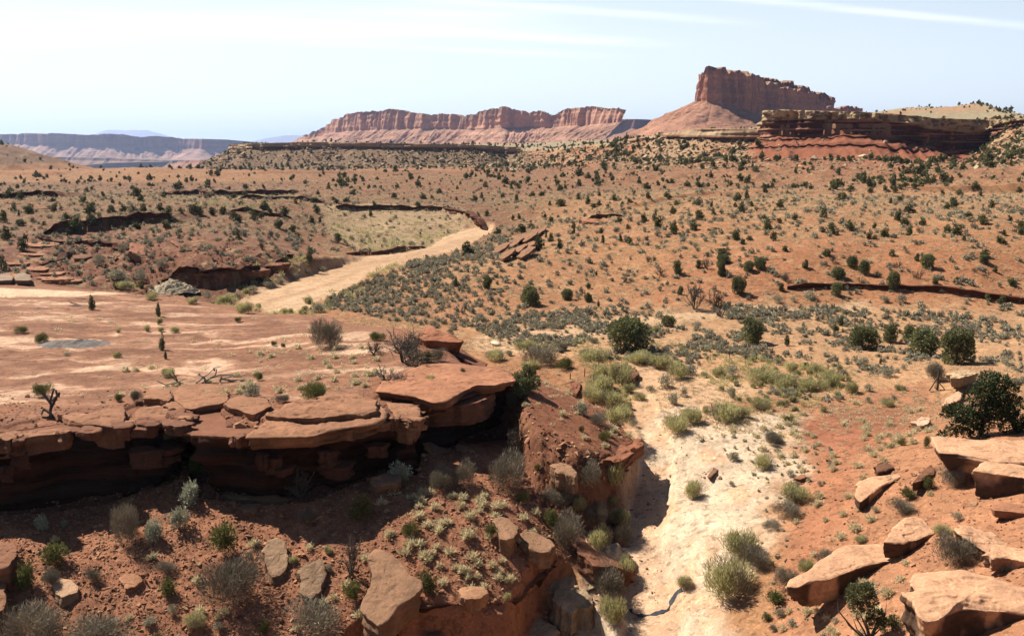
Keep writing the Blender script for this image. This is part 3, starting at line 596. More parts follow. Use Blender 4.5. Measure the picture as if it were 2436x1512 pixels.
def foliage_lobes(lobes, nper, L_, W_, rng, per=3, fill=.35):
    ps = []; ds = []; ts = []
    for (cx, cy_, cz_, rx, ry, rz) in lobes:
        m = int(nper * (rx * ry * rz) ** (2 / 3) / .04) + 6
        dv = unit(rng.normal(size=(m, 3))); rad = 1 - fill * rng.random((m, 1)) ** 2
        lump = 1 + .16 * np.sin(dv[:, :1] * 7 + cx * 9) * np.cos(dv[:, 1:2] * 6 + cz_ * 5)
        p = np.array([cx, cy_, cz_]) + dv * rad * lump * np.array([rx, ry, rz]); ps.append(p); ds.append(dv + [0, 0, .45]); ts.append(rng.random(m) * .7 + rng.random() * .3)
    P = np.concatenate(ps); Dv = np.concatenate(ds); T = np.concatenate(ts); k = P[:, 2] > .0; P, Dv, T = P[k], Dv[k], T[k]
    P = np.repeat(P, per, 0); T = np.repeat(T, per); Dv = np.repeat(Dv, per, 0) + rng.normal(size=P.shape) * .55
    P = P + rng.normal(size=P.shape) * L_ * .3; sc_ = rng.uniform(.6, 1.3, len(P))
    return blades(P - unit(Dv) * L_ * .4, Dv, L_ * sc_, W_ * sc_, T, rng)
def juniper(seed, nper, L_, W_, wid=.5, cone=False, trunk=True):
    rng = np.random.default_rng(seed); lobes = []
    n = int(rng.integers(6, 12)) if not cone else 7; sk = rng.normal(size=2) * .10
    for i in range(n):
        z = rng.uniform(.16, .80); a = rng.uniform(0, 2 * math.pi); rr = wid * (.68 if not cone else .5) * (1 - (z - .2) * (.7 if not cone else 1.1)) * rng.uniform(.4, 1.2)
        r = wid * rng.uniform(.24, .52) * (1 if not cone else (1.15 - z * .8)); lobes.append((rr * math.cos(a) + sk[0] * z, rr * math.sin(a) + sk[1] * z, z, r, r, r * rng.uniform(.65, 1.05)))
    lobes.append((0, 0, .40, wid * .5, wid * .5, .32)); lobes.append((sk[0], sk[1], .74, wid * (.34 if not cone else .25), wid * (.34 if not cone else .25), .24))
    lobes.append((0, 0, .22, wid * .6, wid * .6, .2))
    cr = foliage_lobes(lobes, nper, L_, W_, rng)
    segs = []
    if trunk:
        for k in range(3):
            a = rng.uniform(0, 6.28); segs.append(((0, 0, -.05), (.1 * math.cos(a), .1 * math.sin(a), .25), .045, .03)); segs.append(((.1 * math.cos(a), .1 * math.sin(a), .25), (.28 * math.cos(a) * wid * 2, .28 * math.sin(a) * wid * 2, .62), .03, .01))
    return cr, (tubes(segs) if trunk else None)
def radial(seed, n, Lr, W_, flat=1.0, up=.2, base=.05, rng=None):
    """dome of stems radiating from the foot"""
    rng = np.random.default_rng(seed); a = rng.uniform(0, 2 * math.pi, n); e = np.arccos(1 - rng.random(n) * .96)
    d = np.stack([np.sin(e) * np.cos(a), np.sin(e) * np.sin(a), np.cos(e) * flat + up * .3], 1)
    st = rng.random((n, 1)) ** .7 * .62; lump = 1 + .18 * np.sin(a * 3 + seed) + .12 * np.sin(a * 7 + seed * 2) + rng.normal(size=n) * .08
    P = d * st * lump[:, None] * np.array([1, 1, 1]); Ln = (rng.uniform(.55, 1.0, n) - st[:, 0] * .62) * lump * Lr
    return blades(P * Lr, d + rng.normal(size=d.shape) * .16 + [0, 0, up], np.clip(Ln, .1, None), W_ * rng.uniform(.6, 1.3, n), np.clip(.25 + .6 * st[:, 0] + rng.normal(size=n) * .2, 0, 1), rng, .6)
def broom(seed, n, L_, W_, up=.6, wid=.62, nl=8):
    '''many fine stems leaning outward from a lumpy dome'''
    rng = np.random.default_rng(seed); P = []; Dv = []; T = []
    for i in range(nl):
        a = rng.uniform(0, 6.28); rr = rng.uniform(.15, wid * .75); c = np.array([rr * math.cos(a), rr * math.sin(a), rng.uniform(.3, .55)]) ; r = rng.uniform(.26, .40)
        m = n // nl; dv = unit(rng.normal(size=(m, 3)) + [0, 0, .2]); q = c + dv * r * (rng.random((m, 1)) ** .4) * [1, 1, 1.1]; P.append(q); Dv.append(unit(q + [0, 0, .1]) + [0, 0, up]); T.append(rng.random(m) * .6 + .2 + rng.normal() * .12)
    P = np.concatenate(P); k = P[:, 2] > .04; P = P[k]; Dv = np.concatenate(Dv)[k]; T = np.concatenate(T)[k]
    Dv = unit(Dv) + rng.normal(size=P.shape) * .38; l = L_ * rng.uniform(.6, 1.4, len(P))
    return blades(P - unit(Dv) * L_ * .5, Dv, l, W_ * rng.uniform(.6, 1.3, len(P)), np.clip(T, 0, 1), rng)
def shrub_lobed(seed, n, L_, W_, wid=.6, nl=7, h=.8):
    rng = np.random.default_rng(seed); lobes = []
    for i in range(nl):
        a = rng.uniform(0, 6.28); rr = rng.uniform(0, wid * .55); z = rng.uniform(.25, .6) * (1 - rr / wid * .4) * h / .8; r = rng.uniform(.22, .36)
        lobes.append((rr * math.cos(a), rr * math.sin(a), z, r, r, r * .8))
    return foliage_lobes(lobes, n, L_, W_, rng, 3, .6)
def mk(name, g, mat, parent=None, link=False):
    V, Fq, c = g; return mesh_np(name, V, Fq, mat, np.repeat(np.asarray(c)[:, None], 3, 1), False, parent, link)
PROTO = {}
M_dead = leaf_mat('dead_wood', (.055, .045, .04), (.20, .16, .13), 0)
def proto(kind, i, parts):      # parts: (name, geometry, material)
    PROTO.setdefault(kind, []).append([(nm, mk(nm, g, m).data) for nm, g, m in parts if g is not None])
for i in range(5):
    cr, tr = juniper(100 + i, 150, .07, .019, .46 + .05 * (i % 3)); proto('juniper', i, [('crown', cr, M_junl), ('trunk', tr, M_dead)])
for i in range(2):
    cr, tr = juniper(120 + i, 130, .07, .019, .34, True); proto('cone', i, [('crown', cr, M_junl), ('trunk', tr, M_dead)])
for i in range(4):
    rng = np.random.default_rng(620 + i); lob = [(0, 0, .45, .36, .36, .40), (0, 0, .2, .42, .42, .22)]
    for k in range(15):
        a = rng.uniform(0, 6.28); e = rng.uniform(-.1, 1.2); r = rng.uniform(.14, .24); lob.append((math.cos(a) * math.cos(e) * .34, math.sin(a) * math.cos(e) * .34, .42 + math.sin(e) * .36, r, r, r * rng.uniform(.8, 1.2)))
    proto('bigjun', i, [('crown', foliage_lobes(lob, 120, .065, .017, rng), M_junl), ('trunk', juniper(100 + i, 1, .1, .1)[1], M_dead)])
for i in range(9):
    cr, tr = juniper(140 + i, 24, .12, .036, (.38, .5, .56, .44, .6)[i % 5], i == 5, False); proto('junfar', i, [('crown', cr, M_jun)])
for i in range(4): proto('sage', i, [('foliage', shrub_lobed(160 + i, 16, .13, .018, .62, 8), M_sage)])
for i in range(3): proto('grey', i, [('twigs', broom(180 + i, 4200, .15, .0055, .35), M_grey)])
for i in range(3): proto('green', i, [('stems', broom(190 + i, 2600, .17, .009, .9), M_green)])
for i in range(3): proto('rabbit', i, [('stems', broom(200 + i, 2400, .2, .009, .9), M_rabbit), ('dead_stems', broom(205 + i, 900, .16, .008, .2), M_grey)])
for i in range(3): proto('silver', i, [('foliage', shrub_lobed(210 + i, 26, .10, .022, .5, 9, .85), M_silver)])
for i in range(3): proto('darkgreen', i, [('foliage', shrub_lobed(220 + i, 28, .11, .014, .55, 9), M_green)])
for i in range(4): proto('grass', i, [('blades', radial(230 + i, 200, 1.0, .06, .95, .15), M_grass)])
for i in range(3):
    rng = np.random.default_rng(240 + i); sg = []
    for k in range(5): branch((0, 0, -.03), rng.normal(size=3) * .5 + [0, 0, 1], .55, .04, 3, rng, sg, .65, .15, 3)
    v, f, c = tubes(sg, 3); v = v / max(v[:, 2].max(), .5); proto('dead', i, [('branches', (v, f, c), None)])
for ps in PROTO['dead']: ps[0][1].materials.clear(); ps[0][1].materials.append(M_dead)
# ------------------------------------------------------------------ placing
CATS = {'bigjun': ('juniper', 'tree', 'dense rounded olive green juniper'), 'juniper': ('juniper', 'tree', 'dark green juniper'), 'cone': ('juniper', 'tree', 'pointed dark green juniper'), 'junfar': ('juniper', 'tree', 'dark green juniper'),
 'sage': ('sagebrush', 'shrub', 'grey green sagebrush'), 'grey': ('grey_shrub', 'shrub', 'grey leafless twiggy shrub'), 'green': ('green_shrub', 'shrub', 'olive green broom like shrub'),
 'rabbit': ('rabbitbrush', 'shrub', 'yellow green rabbitbrush'), 'silver': ('silver_shrub', 'shrub', 'pale silvery leaved shrub'), 'darkgreen': ('green_shrub', 'shrub', 'dark green leafy shrub'),
 'grass': ('grass_tuft', 'grass tuft', 'pale dry bunchgrass tuft'), 'dead': ('dead_tree', 'dead tree', 'bare dark dead tree')}
GROUPS = {'bigjun': 'junipers dotted over the desert', 'juniper': 'junipers dotted over the desert', 'cone': 'junipers dotted over the desert', 'junfar': 'junipers dotted over the desert', 'sage': 'sagebrush on the plain', 'grey': 'grey twiggy shrubs',
 'green': 'olive green shrubs on the slopes', 'darkgreen': 'olive green shrubs on the slopes', 'rabbit': 'yellow green shrubs along the wash', 'silver': 'silvery shrubs under the cliff', 'grass': 'bunchgrass tufts on the red slopes', 'dead': 'dead trees and snags'}
LM = [((880,690),'the sandy wash'),((1080,590),'the bend of the sandy wash'),((950,545),'the pale grassy terrace by the wash'),((1240,590),'the tilted outcrop of rock slabs'),((1495,800),'the big spreading juniper on the plain'),
 ((2200,790),'the row of large junipers on the right plain'),((2320,950),'the big dark pinyon tree'),((2010,1320),'the long flat boulder'),((2330,1080),'the overhanging rock slab'),((2300,1420),'the pale rounded boulder at the corner'),
 ((2085,1160),'the wedge shaped boulder'),((1650,1180),'the white rock apron'),((1530,1300),'the narrow dry channel'),((1730,1360),'the large yellow green bush'),((2040,1000),'the dark red bare patch'),((1560,950),'the head of the dry channel'),
 ((1900,725),'the dark cut bank'),((2300,735),'the right end of the cut bank'),((1480,750),'the left end of the cut bank'),((1900,560),'the long grassy rise'),((1350,690),'the sage covered slope'),((1750,470),'the upper red slope'),((2250,470),'the upper right slope'),
 ((2000,310),'the tall caprock cliff'),((2300,400),'the boulder strewn hillside'),((1600,370),'the pale rubble hill'),((1000,370),'the low hill band'),((600,370),'the nose of the low hill'),((100,480),'the left shaded ledge'),((300,565),'the overhanging left ledge'),
 ((560,650),'the dark undercut bank'),((420,680),'the pale rubble heap'),((200,780),'the pale slickrock flat'),((380,800),'the green crack line'),((160,810),'the dark gravel patch'),((775,790),'the huge round shrub'),((950,830),'the dead juniper on the knoll'),
 ((480,900),'the pile of driftwood'),((480,960),'the split rim blocks'),((760,1000),'the layered rim slab'),((1050,930),'the jutting rim slab'),((200,1120),'the deep shadow under the cliff'),((460,1160),'the shrub row below the cliff notch'),((550,1370),'the round grey shrub'),
 ((930,1400),'the large leaning boulder'),((920,1150),'the small boulder at the shadow edge'),((1100,1250),'the tufted red slope'),((1130,1420),'the lower ledge'),((1400,1220),'the gully side'),((1400,1040),'the red tongue of rock'),((60,1300),'the lower left corner'),((250,1400),'the pale flat stone'),((700,1330),'the pair of embedded slabs'),
 ((700,480),'the middle distance trees'),((1200,500),'the gentle middle rise'),((400,420),'the far left crest'),((50,600),'the left edge ledges'),((2100,640),'the broad red slope'),((1650,640),'the gullied red slope')]
def dirword(u, v, L_):
    du, dv = u - L_[0], v - L_[1]; r = math.hypot(du, dv)
    near = 'close ' if r < 45 else ('' if r < 110 else 'well ')
    if abs(du) > 1.8 * abs(dv): w = 'right of' if du > 0 else 'left of'
    elif abs(dv) > 1.8 * abs(du): w = 'below' if dv > 0 else 'above'
    else: w = ('below' if dv > 0 else 'above') + (' and right of' if du > 0 else ' and left of')
    return near + w
LABELS = {}
def autolabel(kind, u, v, hpx, wpx=None, what=None):
    b = what or CATS[kind][2]; sz = 'tiny' if hpx < 9 else ('small' if hpx < 17 else ('' if hpx < 32 else 'large'))
    if kind == 'grass' : sz = 'small' if hpx < 17 else ''
    shp = ''
    if wpx and kind in ('juniper',  'junfar', 'sage', 'darkgreen', 'rabbit'): shp = 'wide ' if wpx > hpx * 1.25 else ('narrow ' if wpx < hpx * .75 else ('rounded ' if kind != 'sage' else ''))
    l = min(LM, key=lambda q: (q[0][0] - u) ** 2 + ((q[0][1] - v) * 1.6) ** 2)
    s = (sz + ' ' + shp + b).strip() + ' ' + dirword(u, v, l[0]) + ' ' + l[1]
    return ' '.join(s.split()[:16])
POS = []
def place(kind, x, y, z, h, w, label=None, flat=False, rot=None, name=None, tiny=False, tilt=0, var=None):
    ps = PROTO[kind]; ps = ps[(int(RNG.integers(len(ps))) if var is None else var)]
    nm, cat, what = CATS[kind]; nm = name or nm
    u, v = proj(x, y, z); hp = h * F / max(y, 1)
    lab = label or autolabel(kind, u, v, hp, w * F / max(y, 1))
    rot = RNG.uniform(0, 6.28) if rot is None else rot
    if len(ps) == 1:
        r = bpy.data.objects.new(nm, ps[0][1]); COL.objects.link(r)
    else:
        r = bpy.data.objects.new(nm, None); COL.objects.link(r); r.empty_display_size = .3
        for pn, me in ps:
            c = bpy.data.objects.new(pn, me); COL.objects.link(c); c.parent = r
    r.location = (x, y, z - 0.04 * h); r.scale = (w, w, h); r.rotation_euler = (RNG.normal() * tilt, RNG.normal() * tilt, rot)
    tag(r, lab, cat, GROUPS[kind]); POS.append((x, y, w)); return r
def at_px(c, a, b, kind, hz, wz, label=None, wk=None, **k):
    u, v = D(c, a, b); h = hit(u, v)
    if h is None: print('miss', c, a, b, kind); return
    x, y, z = h; dep = y * cp - (z - EYE) * sp
    H = hz / 3 * dep / F * 1.1; Wd = wz / 3 * dep / F
    nw = {'bigjun': 1.1, 'juniper': 1.05, 'cone': .8, 'junfar': 1.05, 'sage': 1.5, 'grey': 1.3, 'green': 1.35, 'rabbit': 1.3, 'silver': 1.35, 'darkgreen': 1.4, 'grass': 1.7, 'dead': .9}[kind]
    return place(kind, x, y, z, H, Wd / nw, label, **k)
J3 = [(590,1010,40,50),(745,1025,30,40),(395,1070,60,70),(460,1060,70,45),(105,1100,45,55),(205,1115,45,30),(378,1115,35,45),(425,1150,70,70),(490,1110,40,45),(215,1168,50,50),(120,1205,70,80),(75,1275,60,80),(385,1345,70,80),(430,1380,45,45),(483,1350,35,75),(590,1205,40,50),(605,1285,90,110),(655,1350,60,60),(690,1225,40,45),(700,1120,60,75),(800,1205,45,50),(1010,1190,70,65),(1130,1235,45,40),(1055,1310,80,105),(1200,1280,75,85),(1365,1265,45,40),(1330,1340,50,60),(1370,1340,30,50),(1440,1325,65,65),(1535,1205,70,70),(1580,1250,65,80),(1610,1315,70,80),(1620,1155,60,100),(1720,1245,60,80),(1880,1130,50,60),(1935,1120,75,75),(2200,1118,55,65),(2030,1185,40,80),(2155,1238,75,100),(2335,1215,50,60),(1885,1300,65,60),(1960,1310,70,115),(2295,1315,45,60),(2405,1270,60,70),(2420,1310,60,60),(2005,1350,40,60),(2270,1370,50,95),(1125,1065,55,80),(1155,1060,50,50),(1480,1085,40,45),(1555,1075,40,45),(1745,1110,35,25),(2155,1462,50,80),(1490,1460,45,60),(275,1462,55,110),(730,1425,40,70),(1030,1455,45,70),(810,870,45,40),(1110,880,50,45),(530,860,40,60),(460,935,40,60),(930,850,35,40),(1200,1000,40,80),(1450,1000,45,40),(1860,930,70,110),(1510,1010,50,40),(1550,980,35,40),(1650,980,40,50),(1740,950,45,60),(2080,980,50,80),(1980,1030,45,80),(2120,1040,40,55),(2400,1010,45,60),(1855,1030,45,35),(640,975,40,30),(1340,1010,40,45)]
J2 = [(35,1078,35,55),(370,1050,40,50),(540,1105,35,50),(240,1120,50,50),(210,1178,50,45),(1000,1050,50,50),(1270,1195,40,50),(1222,1205,40,35),(978,1180,35,40),(1035,1175,45,45),(900,1175,35,35),(1450,1190,35,35),(1500,1222,45,50),(1688,1060,45,50),(1755,1090,55,50),(1840,1035,35,40),(1575,1105,50,80),(1485,1100,35,45),(2158,1230,80,55),(2235,1210,70,60),(2265,1262,85,90),(2375,1305,95,90),(2365,1162,55,75),(2330,1050,45,80),(1655,1260,40,45),(1658,1305,50,32),(1850,1300,45,45),(2048,1272,40,35),(1865,1372,70,50),(1993,1357,55,35),(2055,1382,70,70),(1460,1332,40,32),(1500,1357,60,50),(1405,1415,90,85),(1562,1413,80,65),(1280,1295,60,110),(1350,1270,40,60),(1115,1305,45,80),(900,1455,95,115),(1980,1225,40,80),(1210,985,45,40),(1025,970,40,50),(700,1020,40,60),(80,1030,50,100),(950,1070,40,70),(1150,1050,40,40),(1365,1040,40,50),(1430,1035,35,60),(1255,1070,50,35),(1800,1115,30,60),(1840,1105,40,50),(2090,1030,40,40),(2060,1085,35,60),(1950,1070,50,50),(1560,1000,40,60),(1600,985,40,35),(2190,1055,50,50),(1700,960,50,55),(2130,950,45,45),(1830,960,40,70),(820,1065,30,40),(650,1055,30,50),(590,1055,35,70),(2390,1100,35,50),(2000,1100,30,30)]
J1 = [(75,632,30,30),(615,640,30,50),(50,690,60,85),(140,695,70,75),(210,795,70,80),(95,780,50,60),(135,815,55,35),(20,860,90,60),(460,845,60,70),(390,780,60,60),(640,795,90,160),(565,930,120,120),(640,880,80,90),(800,885,50,60),(790,790,50,80),(880,780,50,70),(935,785,50,60),(1020,785,70,80),(1150,780,60,70),(1205,820,75,80),(1190,905,60,90),(985,900,50,80),(1370,790,60,90),(1430,800,60,80),(1520,805,60,80),(1655,835,60,60),(1690,855,75,120),(1820,845,80,70),(1760,780,40,60),(1930,790,40,50),(2025,805,60,90),(2260,790,70,80),(1985,895,65,85),(2085,920,50,70),(2222,870,60,60),(2280,860,45,45),(2135,990,60,40),(2405,1000,65,60),(2210,1140,95,75),(1695,980,75,60),(45,985,100,90),(170,1060,130,130),(25,1200,110,80),(150,880,45,80),(315,875,30,45),(480,945,50,50),(700,875,45,50),(880,915,35,40),(1070,460,20,25),(2240,715,45,80),(2400,720,40,70),(2110,720,40,35),(1720,745,40,70),(715,560,40,40),(580,550,25,30),(650,545,25,35),(1300,790,40,50),(1580,800,50,50),(2340,620,30,40)]
for c, lst in ((3, J3), (2, J2), (1, J1)):
    for a, b, h, w in lst: at_px(c, a, b, 'junfar', h, w)
JN = [(4,660,385,110,90,'cone','pointed juniper standing alone on the slickrock flat'),(4,1130,430,105,65,'cone','upper shrubby juniper in the crack line across the slickrock'),(4,1155,670,120,72,'cone','columnar juniper in the crack line across the slickrock'),(4,1182,735,65,42,'cone','small juniper touching the foot of the columnar juniper'),
 (5,815,218,75,60,'cone',0),(5,1040,230,95,85,'juniper',0),(5,1345,350,140,145,'juniper','rounded bright juniper in the middle of the sage covered slope'),(5,1610,310,80,90,'juniper',0),(5,1765,330,70,70,'juniper',0),(5,1835,360,55,35,'cone',0),(5,938,405,55,32,'cone','tiny pointed juniper alone among the sage of the middle slope'),(5,1765,230,40,40,'juniper',0),(5,1820,140,40,30,'cone',0),
 (5,2050,672,235,350,'juniper','big spreading juniper on the sandy plain beside the wash'),(5,2335,500,75,110,'juniper',0),(5,2400,130,95,80,'juniper',0),(5,2415,275,60,60,'juniper',0),
 (6,110,85,55,50,'juniper',0),(6,290,50,60,110,'juniper',0),(6,280,140,115,80,'juniper',0),(6,400,270,130,110,'juniper',0),(6,470,110,75,90,'juniper',0),(6,555,90,85,100,'juniper',0),(6,705,250,60,50,'juniper',0),(6,875,85,60,55,'juniper',0),(6,1105,160,85,105,'juniper',0),(6,1095,282,95,95,'juniper','juniper overhanging the dark cut bank'),(6,1210,80,85,90,'juniper',0),(6,1295,125,95,90,'juniper',0),(6,1500,235,130,100,'juniper',0),(6,1750,85,100,110,'juniper',0),(6,1670,30,50,50,'juniper',0),(6,2150,50,60,90,'juniper',0),
 (6,490,620,180,190,'juniper','bushy juniper alone between the big spreading juniper and the pair on the right'),(6,1125,495,75,75,'cone',0),(6,1095,540,50,50,'juniper',0),(6,1290,662,170,240,'juniper','loose wide juniper left of the small round one on the plain'),(6,1475,615,130,120,'juniper','small round juniper touching the loose wide juniper'),(6,1610,605,110,100,'juniper','smallest juniper at the left of the big right hand clump'),(6,1710,700,190,240,'juniper','middle olive juniper of the big right hand clump'),(6,1955,765,245,290,'juniper','largest full round juniper of the right hand clump'),(6,1410,770,60,35,'cone',0),(6,745,640,110,60,'cone',0),(6,2180,320,55,50,'juniper',0),(6,2270,340,60,60,'juniper',0),(6,1800,200,50,55,'juniper',0),(6,1950,190,45,55,'juniper',0),(6,2350,215,60,70,'juniper',0),(6,2230,115,45,45,'juniper',0)]
for c, a, b, h, w, k, lb in JN: at_px(c, a, b, 'bigjun' if k == 'juniper' and w >= 90 else k, h, w, lb or None)
